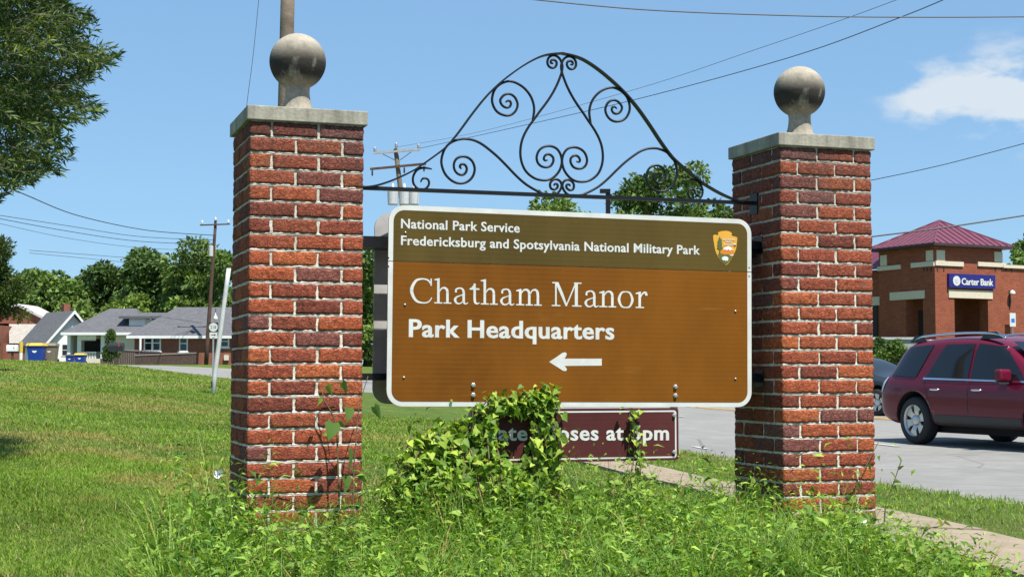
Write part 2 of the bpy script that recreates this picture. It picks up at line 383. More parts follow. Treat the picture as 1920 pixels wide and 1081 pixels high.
def strip(name, P, N, o0, o1, dz, mat, across=6, y0=-1e9, y1=1e9, parent=None):
    """a sheet draped on the terrain between offsets o0(y), o1(y) from the road's near edge"""
    A = []; 
    for p, n in zip(P, N):
        if not (y0 <= p.y <= y1): continue
        a = o0(p.y) if callable(o0) else o0; b = o1(p.y) if callable(o1) else o1
        A.append([(p.x + n.x * (a + (b - a) * k / across), p.y + n.y * (a + (b - a) * k / across)) for k in range(across + 1)])
    A = np.array(A); Z = hgt(A[..., 0], A[..., 1]) + dz; r, c = Z.shape; ix = np.arange(r * c).reshape(r, c)
    f = np.stack([ix[:-1, :-1], ix[:-1, 1:], ix[1:, 1:], ix[1:, :-1]], -1).reshape(-1, 4)
    return link(name, np_mesh(name, np.concatenate([A, Z[..., None]], -1).reshape(-1, 3), f.ravel(), np.full(len(f), 4), mat, smooth=True), parent)
def asphalt_mat():
    M = Mat('worn_asphalt'); v = M.world(); n = M.noise(v, 3, 8, .7); n2 = M.noise(v, 160, 4, .6); n3 = M.noise(v, .25, 4, .6)
    c = M.ramp(n, [(0.3, (.225, .218, .20)), (0.7, (.30, .29, .265))])
    c = M.mix(.5, c, M.ramp(n2, [(0.3, (.5, .5, .5)), (0.75, (1.25, 1.25, 1.25))]), 'MULTIPLY')
    c = M.mix(M.rng(n3, .45, .62, 0, .6), c, (.18, .175, .165)); c = M.mix(M.rng(M.noise(M.world((.25, 1, 1)), 1.3, 6, .65), .58, .7, 0, .5), c, (.15, .145, .135))
    ck = M.n('ShaderNodeTexVoronoi', feature='DISTANCE_TO_EDGE'); ck.inputs['Scale'].default_value = .32; M.l(M.world(), ck.inputs['Vector'])
    c = M.mix(M.rng(ck.outputs['Distance'], .008, .0, 0, .55), c, (.07, .07, .07))
    M.set(c, .85, .3); M.bump(n2, .4, .006); return M.m
MAT_ROAD = asphalt_mat()
tag(strip('road', EP, EN, 0.0, road_w, -.03, MAT_ROAD, 14), kind='structure')
MAT_YEL = simple('yellow_line', (.62, .36, .06), .8, .3, 6); MAT_LINE = simple('white_line', (.42, .42, .40), .8, .35, 5)
EPf = resample(EDGE, .6); ENf = normals(EPf)
ln = strip('yellow_line', EPf, ENf, 8.72, 8.86, -.018, MAT_YEL, 1, -10, 70); tag(ln, kind='structure')
ln = strip('yellow_line', EPf, ENf, 9.04, 9.18, -.018, MAT_YEL, 1, -10, 70); tag(ln, kind='structure')
for a, b in ((9.6, 11.1), (15.9, 17.1), (22.4, 25.2), (31, 34), (40, 43), (49, 52), (58, 61)):
    tag(strip('lane_dash', EPf, ENf, 4.1, 4.23, -.018, MAT_LINE, 1, a, b), kind='structure')
for a, b in ((16.4, 17.1), (22.2, 22.9)):
    tag(strip('edge_line', EPf, ENf, .62, .73, -.018, MAT_LINE, 1, a, b), kind='structure')
# bank car park and its kerb
bm = bmesh.new(); vs = [bm.verts.new((x, y, 0)) for x, y in LOT]; bm.faces.new(vs); bmesh.ops.triangulate(bm, faces=bm.faces)
for _ in range(4): bmesh.ops.subdivide_edges(bm, edges=bm.edges, cuts=1, use_grid_fill=True)
XY = np.array([(v.co.x, v.co.y) for v in bm.verts]); hz = hgt(XY[:, 0], XY[:, 1])
for v, z in zip(bm.verts, hz): v.co.z = z - .045
bmesh.ops.recalc_face_normals(bm, faces=bm.faces)
me = bpy.data.meshes.new('parking_lot'); bm.to_mesh(me); bm.free(); me.materials.append(MAT_ROAD); tag(link('parking_lot', me), kind='structure')
MAT_KERB = simple('kerb_concrete', (.46, .40, .31), .9, .2, 5, .3, 60, .01)
KP = resample([(13.4, 69), (15.0, 76), (24, 76.5), (33, 77), (44, 78)], 1.0); KN = normals(KP)
def kerb(name, P, N, o0, o1, h, y0=-1e9, y1=1e9):
    m = MB(); prev = None
    for p, n in zip(P, N):
        if not (y0 <= p.y <= y1): prev = None; continue
        a = p + n * o0; b = p + n * o1; za = h1(a.x, a.y); zb = h1(b.x, b.y)
        cur = [(a.x, a.y, za - .1), (a.x, a.y, za + h), (b.x, b.y, zb + h), (b.x, b.y, zb - .1)]
        if prev:
            for i in range(3): m.quad(prev[i], prev[i + 1], cur[i + 1], cur[i])
        prev = cur
    return tag(m.build(name, MAT_KERB), kind='structure')
kerb('kerb', KP, KN, -.45, 0, .1)
# sidewalk: separate cast slabs between lawn and verge
def walk_mat():
    M = Mat('sidewalk_concrete'); v = M.world(); n = M.noise(v, 4, 7, .65); n2 = M.noise(v, 90, 4, .6)
    c = M.ramp(n, [(0.3, (.25, .195, .135)), (0.7, (.36, .29, .21))]); c = M.mix(.4, c, M.ramp(n2, [(0.3, (.6, .6, .6)), (0.7, (1.1, 1.1, 1.1))]), 'MULTIPLY')
    M.set(c, .92, .2); M.bump(n2, .3, .006); return M.m
MAT_WALK = walk_mat()
sw = thing('sidewalk', None, None); tag(sw, kind='structure')
WP = [(p, n) for p, n in zip(EPf, ENf) if 6.3 < p.y < 22.5]
dist = 0; cur = [WP[0]]; slabs = []
for k in range(1, len(WP)):
    dist += (WP[k][0] - WP[k - 1][0]).length; cur.append(WP[k])
    if dist > 1.45: slabs.append(cur); cur = [WP[k]]; dist = 0
for q, s in enumerate(slabs):
    m = MB(); t = random.uniform(-.008, .008); prev = None
    for k, (p, n) in enumerate(s):
        sh = 0.012 if k == 0 else (-0.012 if k == len(s) - 1 else 0)
        tv = Vector((-n.y, n.x, 0)); pp = p + tv * sh
        a = pp + n * -2.9; b = pp + n * -2.05; za, zb = h1(a.x, a.y), h1(b.x, b.y)
        cu = [(a.x, a.y, za - .08), (a.x, a.y, za + .035 + t), (b.x, b.y, zb + .035 + t), (b.x, b.y, zb - .08)]
        if prev:
            for i in range(3): m.quad(prev[i], prev[i + 1], cu[i + 1], cu[i])
        else: m.quad(*cu)
        prev = cu
    m.quad(*reversed(prev)); m.build('slab', MAT_WALK, sw)

# ------------------------------------------------------------------ brick pillars
TH = 0.328; CP = 0.0757; PW = 0.54; NC = 28; CAPT = 0.0677; ZTOP = EYE + 1.252
UL = Vector((math.cos(TH), math.sin(TH), 0)); VL = Vector((-math.sin(TH), math.cos(TH), 0))
PL = Vector((-1.2203, 6.9122, 0)); PR = Vector((1.3921, 7.6952, 0))
def noise3(p, s, seed=0):
    from mathutils import noise
    return noise.noise(Vector((p[0] * s + seed * 13.7, p[1] * s, p[2] * s + seed * 3.1)))
def brick_mesh(seed):
    L, D, H = .2105, .0955, .0655; nx, ny, nz = 16, 7, 5; m = MB(); idx = {}
    def vid(i, j, k):
        key = (i, j, k)
        if key not in idx:
            x = -L / 2 + L * i / nx; y = -D / 2 + D * j / ny; z = -H / 2 + H * k / nz
            # round edges and roughen
            ex = abs(i / nx - .5) * 2; ey = abs(j / ny - .5) * 2; ez = abs(k / nz - .5) * 2
            rr = .0032
            cnt = (ex > .99) + (ey > .99) + (ez > .99)
            if cnt >= 2:
                if ex > .99: x -= math.copysign(rr * random.uniform(.1, 1.4), x)
                if ey > .99: y -= math.copysign(rr * random.uniform(-.2, 1.3), y)
                if ez > .99: z -= math.copysign(rr * random.uniform(.1, 1.1), z)
            d = noise3((x, y, z), 24, seed) * .0034 + noise3((x, y, z), 70, seed + 5) * .0034
            if ex > .99: x += math.copysign(d, x)
            if ey > .99: y += math.copysign(d, y)
            if ez > .99: z += math.copysign(d * .7, z)
            idx[key] = len(m.v); m.v.append((x, y, z))
        return idx[key]
    for i in range(nx):
        for k in range(nz):
            m.f.append((vid(i, 0, k), vid(i + 1, 0, k), vid(i + 1, 0, k + 1), vid(i, 0, k + 1)))
            m.f.append((vid(i, ny, k), vid(i, ny, k + 1), vid(i + 1, ny, k + 1), vid(i + 1, ny, k)))
        for j in range(ny):
            m.f.append((vid(i, j, 0), vid(i, j + 1, 0), vid(i + 1, j + 1, 0), vid(i + 1, j, 0)))
            m.f.append((vid(i, j, nz), vid(i + 1, j, nz), vid(i + 1, j + 1, nz), vid(i, j + 1, nz)))
    for j in range(ny):
        for k in range(nz):
            m.f.append((vid(0, j, k), vid(0, j, k + 1), vid(0, j + 1, k + 1), vid(0, j + 1, k)))
            m.f.append((vid(nx, j, k), vid(nx, j + 1, k), vid(nx, j + 1, k + 1), vid(nx, j, k + 1)))
    me = m.mesh('brick', MAT_BRICK, smooth=True); return me
BRICKS = [brick_mesh(s) for s in range(9)]
SP = .2225
def pillar(P, label, first_header):
    base = Vector((P.x, P.y, ZTOP - CAPT - NC * CP))
    root = thing('brick_pillar', label, 'pillar', base, TH, 'brick pillars holding the sign')
    Htot = NC * CP; half = PW / 2
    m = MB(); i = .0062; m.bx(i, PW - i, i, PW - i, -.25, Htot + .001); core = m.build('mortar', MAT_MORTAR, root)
    m = MB()          # grapevine bed joints
    per = []; st = .018; nseg = int(PW / st)
    for s in range(4):
        for k in range(nseg): per.append((s, k / nseg * PW))
    def onp(s, t, ins):
        a = t; 
        q = [(a, ins), (PW - ins, a), (PW - a, PW - ins), (ins, PW - a)][s]
        return (min(max(q[0], ins), PW - ins), min(max(q[1], ins), PW - ins))
    for c in range(0, NC):
        z = c * CP; rows = []
        for (dz, ins) in ((-.0085, .0068), (-.0065, .0022), (-.0016, .0015), (0, .0066), (.0016, .0015), (.0065, .0022), (.0085, .0068)):
            row = []
            for (s, t) in per:
                nz = 1.5 * noise3((t * 1 + s * 3, z, dz * 30), 40, 2); nn = noise3((t + s * 3, z * 3, 0), 9, 4)
                zz = z + dz * (1 + .5 * nz) + nn * .0025
                xy = onp(s, t, ins + .0022 * nz + .001); row.append(len(m.v)); m.v.append((xy[0], xy[1], zz))
            rows.append(row)
        n = len(per)
        for a, b in zip(rows[:-1], rows[1:]):
            for k in range(n): m.f.append((a[k], a[(k + 1) % n], b[(k + 1) % n], b[k]))
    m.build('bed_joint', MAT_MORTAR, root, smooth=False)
    for c in range(NC):
        zc = Htot - (c + .5) * CP; flip = (c % 2 == 0) == first_header
        for side in range(4):
            for k in range(2):
                a0 = .10525 + k * SP; d = .0478
                if flip: a0 = PW - a0
                x, y = a0, d
                for _ in range(side): x, y = PW - y, x
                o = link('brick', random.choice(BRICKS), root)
                o.location = (x + random.uniform(-.0015, .0015), y + random.uniform(-.0018, .0018), zc + random.uniform(-.0015, .0015))
                o.rotation_euler = (random.choice((0, math.pi)) , random.uniform(-.006, .006) + random.choice((0, math.pi)), side * math.pi / 2 + random.uniform(-.008, .008))
    o = .017; m = MB(); m.bx(-o, PW + o, -o, PW + o, Htot, Htot + CAPT); cp = bevel(m.build('capstone', MAT_CAP, root), .004, 2)
    # ball finial: square-ish foot, waisted neck, ball
    r = .138; zc = .277; prof = [(.001, 0), (.098, 0), (.1, .006), (.099, .018), (.093, .024), (.083, .027)]
    for t in np.linspace(0, 1, 12): prof.append((.086 - .031 * math.sin(t * math.pi / 2) ** .75 + .005 * t * t, .027 + .118 * t))
    a0 = math.asin(.062 / r)
    for t in np.linspace(0, 1, 26):
        a = -math.pi / 2 + a0 + (math.pi - a0) * t; prof.append((max(.0005, r * math.cos(a)), zc + r * math.sin(a)))
    m = MB(); m.lathe(prof, (0, 0, 0), 40); fo = m.build('ball_finial', MAT_BALL, root, (half, half, Htot + CAPT), smooth=True)
    return root
pillar(PL, 'left brick pillar with concrete cap and ball, nearest the mown lawn', True)
pillar(PR, 'right brick pillar with concrete cap and ball, nearest the road and red car', False)

# ------------------------------------------------------------------ the sign between the pillars
PHI = math.atan2(PR.y - PL.y, PR.x - PL.x)
SU = Vector((math.cos(PHI), math.sin(PHI), 0)); SN = Vector((math.sin(PHI), -math.cos(PHI), 0)); SZ = Vector((0, 0, 1))
S0 = PL + UL * PW - SN * .12                 # a point on the front face of the sign plates
def s_at(px, py, back=0.0):
    """photo pixel -> (along, up) on the vertical plane 'back' metres behind the sign's front"""
    p0 = S0 - SN * back; p = on_plane(px, py, p0, SN); return ((p - p0).dot(SU), p.z)
def frame_obj(name, label, cat, group=None):
    o = thing(name, label, cat, (S0.x, S0.y, 0), PHI, group); return o
# in the sign's own frame: x along the sign, -y towards the viewer, z up
MAT_SIGNBROWN = None
def sheeting(name, col, streak=.16, pale=(.5, .3, .08)):
    M = Mat(name); v = M.coord('Object'); z = M.sep(v)[2]
    w = M.n('ShaderNodeTexWave', wave_type='BANDS', bands_direction='Z', wave_profile='SIN'); w.inputs['Scale'].default_value = 13.2; w.inputs['Distortion'].default_value = .35; w.inputs['Detail'].default_value = 1; M.l(v, w.inputs['Vector'])
    n = M.noise(M.coord('Object', (1, 1, .6)), 3.2, 6, .6); n2 = M.noise(M.coord('Object', (1, 1, 7)), 2.2, 5, .65)
    c = M.mix(M.math('MULTIPLY', w.outputs['Fac'], streak), tuple(k * .88 for k in col), tuple(min(1, k * 1.35) for k in col))
    c = M.mix(M.rng(n, .38, .68, 0, .6), c, tuple(min(1, k * 1.6) for k in col))
    c = M.mix(M.rng(M.sep(v)[0], -.8, .9, 0, .45), c, tuple(min(1, k * 1.55) for k in col))
    c = M.mix(M.rng(n2, .62, .74, 0, .22), c, pale)
    M.set(c, M.rng(n, .3, .7, .5, .65), .13); M.bump(w.outputs['Fac'], .06, .002); return M.m
MAT_BROWN = sheeting('brown_sheeting', (.145, .0500, .0036), .35, (.30, .17, .03)); MAT_OLIVE = sheeting('olive_sheeting', (.074, .049, .011), .25, (.13, .09, .025)); MAT_MAROON = sheeting('maroon_sheeting', (.066, .018, .017), .15, (.10, .04, .035))
MAT_LETTER = simple('reflective_white', (.60, .595, .56), .5, .10, 9)
MAT_BACKAL = simple('aged_aluminium', (.46, .45, .43), .6, .3, 4, .1, 30, .002, .0)
MAT_BOLT = simple('zinc_bolt', (.5, .49, .46), .35, .2, 60, .2, 200, .001, .7)

sign = frame_obj('park_sign', 'large brown roadside sign with white lettering and arrow between the brick pillars', 'sign')
TILT = -0.008
sx0 = s_at(727, 575)[0]; sx1 = s_at(1409, 585)[0]
szt = .5 * (s_at(745, 386)[1] + s_at(1390, 409)[1]); szb = .5 * (s_at(745, 760)[1] + s_at(1390, 763.5)[1])
sw_ = sx1 - sx0; sh_ = szt - szb; scx = (sx0 + sx1) / 2; scz = (szt + szb) / 2
split = .5 * (s_at(735, 490)[1] + s_at(1405, 509)[1])
def rr_pts(w, h, r, n=8):
    P = []
    for cx, cy, a0 in ((w / 2 - r, h / 2 - r, 0), (-w / 2 + r, h / 2 - r, 90), (-w / 2 + r, -h / 2 + r, 180), (w / 2 - r, -h / 2 + r, 270)):
        for k in range(n + 1): a = R(a0 + 90 * k / n); P.append((cx + r * math.cos(a), cy + r * math.sin(a)))
    return P
pl = bpy.data.objects.new('sign_face', None); COL.objects.link(pl); pl.parent = sign; pl.location = (scx, 0, scz); pl.rotation_euler = (0, -TILT, 0)
def plate(name, pts, y0, y1, mat, parent): m = MB(); m.prism([(x, y0, z) for x, z in pts], (0, y1 - y0, 0)); return m.build(name, mat, parent)
RC = .078; BW = .024
outer = rr_pts(sw_, sh_, RC); inner = rr_pts(sw_ - 2 * BW, sh_ - 2 * BW, RC - BW)
def cut(pts, z, above, gap=.002):
    """clip a convex outline at height z"""
    res = []; k = len(pts); zz = z + gap if above else z - gap
    ok = lambda p: (p[1] >= zz) == above or p[1] == zz
    for i in range(k):
        a, b = pts[i], pts[(i + 1) % k]
        if ok(a): res.append(a)
        if ok(a) != ok(b): t = (zz - a[1]) / (b[1] - a[1]); res.append((a[0] + (b[0] - a[0]) * t, zz))
    return res
spz = split - scz
for nm, above, mat in (('upper_panel', True, MAT_OLIVE), ('lower_panel', False, MAT_BROWN)):
    plate(nm, cut(outer, spz, above), .012, .0, MAT_LETTER, pl).name = 'border_panel'
    plate(nm, cut(inner, spz, above, .0014), -.0002, -.0014, mat, pl)
def flat(name, polys, mat, parent, y=-.003, step=.0003, thick=.0012):
    m = MB()
    for i, P in enumerate(polys): m.prism([(x, y - step * i, z) for x, z in P], (0, thick, 0))
    return m.build(name, mat, parent)
def to_face(px, py, back=0.0):
    s, z = s_at(px, py, back); x, zz = s - scx, z - scz; c, t = math.cos(-TILT), math.sin(-TILT)
    return (x * c - zz * t, x * t + zz * c)
def text_mesh(body, bold=.016, spacing=1.0):
    cu = bpy.data.curves.new('lettering', 'FONT'); cu.body = body; cu.size = 1; cu.offset = bold; cu.space_character = spacing; cu.resolution_u = 3; cu.extrude = .0
    o = bpy.data.objects.new('tmp', cu); COL.objects.link(o); dg = bpy.context.evaluated_depsgraph_get(); me = bpy.data.meshes.new_from_object(o.evaluated_get(dg)); bpy.data.objects.remove(o); bpy.data.curves.remove(cu)
    V = np.array([v.co[:] for v in me.vertices]); F_ = [tuple(p.vertices) for p in me.polygons]; bpy.data.meshes.remove(me); return V, F_
def lettering(name, body, p_left_base, p_right_base, cap_h, mat, parent, y=-.003, bold=.016, dup=.008, spacing=1.05, word=None):
    """set a line of lettering between two points of the face"""
    V, F_ = text_mesh(body, bold, spacing)
    Vc, _ = text_mesh('H', bold); ch = Vc[:, 1].max() - max(0, Vc[:, 1].min())
    x0, x1 = V[:, 0].min(), V[:, 0].max(); (ax, az), (bx_, bz) = p_left_base, p_right_base
    L = math.hypot(bx_ - ax, bz - az); an = math.atan2(bz - az, bx_ - ax); kx = L / (x1 - x0); ky = cap_h / ch
    # one object per letter: faces that share vertices make islands, islands stacked over each other make a letter
    par = list(range(len(V)))
    def find(i):
        while par[i] != i: par[i] = par[par[i]]; i = par[i]
        return i
    for f in F_:
        for i in f[1:]: par[find(i)] = find(f[0])
    isl = {}
    for f in F_: isl.setdefault(find(f[0]), []).append(f)
    boxes = []
    for fs in isl.values():
        ids = {i for f in fs for i in f}; xs = V[list(ids), 0]; boxes.append([xs.min(), xs.max(), fs])
    boxes.sort(key=lambda b: b[0]); groups = []
    for b in boxes:
        g = groups[-1] if groups else None
        if g and min(g[1], b[1]) - max(g[0], b[0]) > .5 * min(g[1] - g[0], b[1] - b[0]): g[0] = min(g[0], b[0]); g[1] = max(g[1], b[1]); g[2] = g[2] + b[2]
        else: groups.append([b[0], b[1], b[2]])
    for g in groups:
        m = MB()
        for q, sh in enumerate((-dup, dup) if dup else (0,)):
            mp_ = {}
            for f in g[2]:
                for i in f:
                    if i in mp_: continue
                    v = V[i]; lx = (v[0] - x0) * kx + sh * kx; lz = v[1] * ky; mp_[i] = len(m.v)
                    m.v.append((ax + lx * math.cos(an) - lz * math.sin(an), y - .0004 * q, az + lx * math.sin(an) + lz * math.cos(an)))
                m.f.append(tuple(mp_[i] for i in f))
        link(name, m.mesh(name, mat, fix=False), parent)
capU = to_face(751.7, 410)[1] - to_face(751.7, 427.5)[1]
lettering('letter', 'National Park Service', to_face(751.7, 427.3), to_face(974, 435.8), capU, MAT_LETTER, pl, -.0022)
lettering('letter', 'Fredericksburg and Spotsylvania National Military Park', to_face(751.7, 458.8), to_face(1312, 477), capU, MAT_LETTER, pl, -.0022)
capH = to_face(766.8, 597.7)[1] - to_face(766.8, 630.7)[1]
lettering('letter', 'Park Headquarters', to_face(766.8, 630.7), to_face(1151, 635.6), capH, MAT_LETTER, pl, -.0022, .018, .012)

# serif title, drawn stroke by stroke
def stroke(path, widths, n=10):
    """a pen stroke: catmull-rom through path with varying width -> outline polygon quads"""
    P = [Vector((p[0], p[1])) for p in path]; k = len(P); C = []; Wd = []
    ws = widths if isinstance(widths, (list, tuple)) else [widths] * k
    for i in range(k - 1):
        p0 = P[max(i - 1, 0)]; p1 = P[i]; p2 = P[i + 1]; p3 = P[min(i + 2, k - 1)]
        for j in range(n):
            t = j / n; C.append(.5 * ((2 * p1) + (p2 - p0) * t + (2 * p0 - 5 * p1 + 4 * p2 - p3) * t * t + (3 * p1 - p0 - 3 * p2 + p3) * t ** 3)); Wd.append(ws[i] + (ws[i + 1] - ws[i]) * t)
    C.append(P[-1]); Wd.append(ws[-1]); A = []; B = []
    for i, c in enumerate(C):
        t = (C[min(i + 1, len(C) - 1)] - C[max(i - 1, 0)]).normalized(); nn = Vector((-t.y, t.x)); A.append(c + nn * Wd[i] / 2); B.append(c - nn * Wd[i] / 2)
    return [[A[i], A[i + 1], B[i + 1], B[i]] for i in range(len(C) - 1)]
def rect(x0, x1, y0, y1): return [[Vector((x0, y0)), Vector((x1, y0)), Vector((x1, y1)), Vector((x0, y1))]]
def serif(x0, x1, y, h=9): return rect(x0, x1, y, y + h)
def g_h(w=122, asc=182, xh=118):
    s = rect(22, 40, 4, asc - 6); s += serif(2, 60, 0); s += [[Vector((2, asc - 16)), Vector((40, asc - 16)), Vector((40, asc)), Vector((32, asc)), Vector((2, asc - 8))]]
    s += stroke([(38, 84), (54, 108), (76, 113), (92, 100), (96, 74), (96, 60)], [6, 10, 15, 18, 18, 18]); s += rect(87, 105, 4, 62); s += serif(68, 124, 0); return s
def g_n():
    s = rect(22, 40, 4, 108); s += serif(2, 60, 0); s += [[Vector((2, 100)), Vector((40, 100)), Vector((40, 118)), Vector((32, 118)), Vector((2, 108))]]
    s += stroke([(38, 84), (54, 108), (76, 113), (92, 100), (96, 74), (96, 60)], [6, 10, 15, 18, 18, 18]); s += rect(87, 105, 4, 62); s += serif(68, 124, 0); return s
def g_m():
    s = g_n()[:-1]; s += serif(70, 122, 0); s += stroke([(104, 84), (118, 108), (140, 113), (154, 100), (158, 74), (158, 60)], [6, 10, 15, 18, 18, 18]); s += rect(149, 167, 4, 62); s += serif(130, 186, 0); return s
def g_a():
    s = stroke([(16, 88), (22, 106), (46, 114), (66, 106), (74, 84), (74, 60)], [10, 13, 10, 14, 18, 18]); s += rect(65, 83, 14, 62)
    s += stroke([(74, 14), (82, 3), (92, 3), (106, 12)], [17, 12, 9, 4]); s += stroke([(72, 68), (44, 58), (22, 48), (12, 30), (20, 10), (38, 2), (56, 8), (72, 24)], [6, 8, 12, 18, 16, 10, 9, 6]); s += rect(11, 25, 82, 96); return s
def g_t():
    s = stroke([(40, 150), (40, 100), (40, 40), (44, 14), (56, 5), (76, 12)], [14, 18, 18, 17, 12, 5]); s += rect(4, 74, 104, 116); s += [[Vector((8, 110)), Vector((38, 110)), Vector((40, 150)), Vector((30, 136))]]; return s
def g_o(): return stroke([(58, 115), (28, 106), (10, 58), (28, 11), (58, 2), (88, 11), (106, 58), (88, 106), (58, 115)], [8, 13, 19, 13, 8, 13, 19, 13, 8])
def g_r():
    s = rect(22, 40, 4, 108); s += serif(2, 62, 0); s += [[Vector((2, 100)), Vector((40, 100)), Vector((40, 118)), Vector((32, 118)), Vector((2, 108))]]
    s += stroke([(38, 78), (50, 102), (66, 112), (80, 106)], [6, 10, 16, 18]); s += rect(70, 87, 90, 106); return s
def g_C():
    s = stroke([(156, 136), (136, 164), (96, 174), (46, 158), (16, 90), (46, 20), (100, 2), (140, 12), (162, 42)], [8, 12, 10, 18, 24, 18, 10, 9, 6]); s += rect(152, 162, 126, 178); return s
def g_M():
    s = serif(0, 62, 0) + rect(24, 36, 4, 164) + serif(4, 48, 164); s += stroke([(38, 168), (72, 90), (106, 2)], [22, 21, 12]); s += stroke([(104, 4), (140, 90), (172, 168)], [9, 9, 9])
    s += rect(166, 188, 4, 164) + serif(160, 214, 164) + serif(146, 214, 0); return s
GL = [('C', 105, g_C), ('h', 283, g_h), ('a', 422, g_a), ('t', 535, g_t), ('h', 617, g_h), ('a', 755, g_a), ('m', 872, g_m), ('M', 1130, g_M), ('a', 1362, g_a), ('n', 1470, g_n), ('o', 1604, g_o), ('r', 1732, g_r)]
GW = {'h': 124, 'a': 106, 't': 76, 'm': 186, 'M': 214, 'n': 124, 'o': 116, 'r': 87, 'C': 162}
GT = {'C': 162, 'h': 124, 'a': 108, 't': 78, 'm': 186, 'M': 214, 'n': 124, 'o': 116, 'r': 84}
for ch, gx, fn in GL:
    polys = []
    for P in fn():
        Q = []
        for p in P:
            X = gx + p.x; base = 263 + (X - 290) * .0226; Q.append(to_face(740 + X / 3.84, 500 + (base - p.y) / 3.84))
        polys.append(Q)
    m = MB()
    for i, P in enumerate(polys): m.poly([(x, -.0022 - .00002 * (i % 40), z) for x, z in P])
    m.build('title_letter', MAT_LETTER, pl)
# arrow
def zpts(pts, ox, oy, k): return [to_face(ox + x / k, oy + y / k) for x, y in pts]
flat('arrow', [zpts([(1112, 683), (1140, 664), (1170, 645), (1208, 618), (1226, 614), (1238, 622), (1236, 636), (1222, 660), (1490, 660), (1490, 710), (1222, 712), (1238, 732), (1238, 744), (1226, 750), (1210, 746), (1170, 720), (1140, 702)], 740, 500, 3.84)], MAT_LETTER, pl, -.0022)
# arrowhead emblem
em = flat('emblem', [zpts([(290, 345), (310, 325), (350, 325), (385, 337), (398, 318), (385, 290), (410, 265), (470, 250), (540, 245), (600, 250), (645, 270), (675, 300), (660, 335), (690, 352), (740, 362), (778, 378), (778, 430), (768, 520), (757, 600), (732, 670), (700, 740), (650, 830), (600, 900), (545, 946), (490, 905), (440, 845), (400, 780), (365, 720), (337, 650), (320, 580), (308, 500), (295, 430)], 1310, 410, 10.81)], simple('emblem_gold', (.68, .34, .03), .5, .08), pl, -.0022)
E2 = lambda pts, nm, col, y: flat(nm, [zpts(pts, 1310, 410, 10.81)], simple('emblem_' + nm, col, .5, .08), em, y)
E2([(385, 716), (440, 706), (520, 728), (600, 742), (690, 745), (640, 828), (590, 884), (542, 928), (492, 890), (440, 825)], 'meadow', (.11, .12, .02), -.0038)
E2([(430, 655), (500, 628), (560, 640), (640, 640), (702, 645), (717, 680), (690, 735), (600, 722), (520, 725), (430, 702)], 'plain', (.62, .20, .015), -.0042)
E2([(490, 628), (530, 580), (560, 566), (590, 554), (640, 575), (704, 645), (662, 628), (630, 646), (598, 622), (560, 640), (530, 622)], 'snowy_mountain', (.75, .74, .7), -.0046)
E2([(606, 736), (700, 722), (680, 754)], 'lake', (.75, .74, .7), -.0046)
E2([(415, 362), (436, 395), (468, 440), (452, 456), (474, 510), (456, 520), (486, 602), (440, 630), (428, 692), (404, 692), (412, 625), (364, 595), (388, 556), (368, 540), (384, 490), (376, 470), (392, 420)], 'conifer', (.09, .11, .02), -.005)
E2([(462, 806), (476, 776), (520, 760), (562, 766), (594, 790), (592, 836), (576, 856), (562, 838), (540, 860), (525, 838), (500, 844), (478, 832)], 'bison', (.72, .74, .74), -.0046)
for txt, y, w in (('NATIONAL', 436, 262), ('PARK', 484, 132), ('SERVICE', 538, 210)):
    a = to_face(1310 + (607 - w / 2) / 10.81, 410 + y / 10.81); b = to_face(1310 + (607 + w / 2) / 10.81, 410 + (y + 3) / 10.81)
    lettering('emblem_letter', txt, a, b, .0086, MAT_LETTER, em, -.0046, .01, .01)
# rivets and bolts
def dome(r, h, n=10): return [(.0004, -h)] + [(r * math.sin(t), -h * math.cos(t)) for t in np.linspace(.25, math.pi / 2, 5)] + [(r, .002)]
for px, py in ((760, 436), (759, 571), (757, 707), (1378.5, 583), (1378.5, 709.5), (1377.5, 459)):
    x, z = to_face(px, py); m = MB(); m.lathe(dome(.0065, .006), (x, -.002, z), 10, 'y'); m.build('rivet', MAT_BOLT, pl, smooth=True)
for px, py in ((887, 721.5), (887, 740), (1266, 724.5), (1266, 741)):
    x, z = to_face(px, py); m = MB(); m.lathe([(.0125, .001), (.0125, -.003), (.010, -.004), (.0088, -.0045), (.0088, -.011), (.0004, -.012)], (x, -.002, z), 6, 'y'); m.build('bolt', MAT_BOLT, pl)
for px in (728.5, 1404.5):
    for dy in (-8, 8):
        x, z = to_face(px, (491 if px < 900 else 509.5) + dy); m = MB(); m.lathe(dome(.004, .002), (x, -.0005, z), 8, 'y'); m.build('screw', MAT_IRON, pl, smooth=True)
# back plate facing the other way, frame rails and brackets
bk = plate('back_plate', rr_pts(sw_ + .015, sh_ - .012, RC), .318, .304, MAT_BACKAL, pl)
gapL = (PL + UL * PW - S0).dot(SU); gapR = (PR - S0).dot(SU)
for (z, h, y) in ((s_at(700, 449)[1], .058, .15), (s_at(700, 706)[1], .034, .15), (s_at(700, 449)[1], .058, .24), (s_at(700, 706)[1], .034, .24)):
    m = MB(); m.bx(gapL - .06, gapR + .05, y - .02, y + .02, z - h / 2, z + h / 2); m.build('frame_rail', MAT_IRON, sign)
for x in (sx0 + .35, scx, sx1 - .35):
    m = MB(); m.bx(x - .02, x + .02, .012, .30, scz - .42, scz - .39); m.bx(x - .02, x + .02, .012, .30, scz + .36, scz + .39); m.bx(x - .018, x + .018, .014, .05, scz - .44, scz + .44); m.build('spreader', MAT_GALV, sign)
m = MB(); m.bx(sx0 + .012, sx0 + .05, .0125, .05, scz - .45, scz - .02); m.build('edge_channel', MAT_BACKAL, sign)
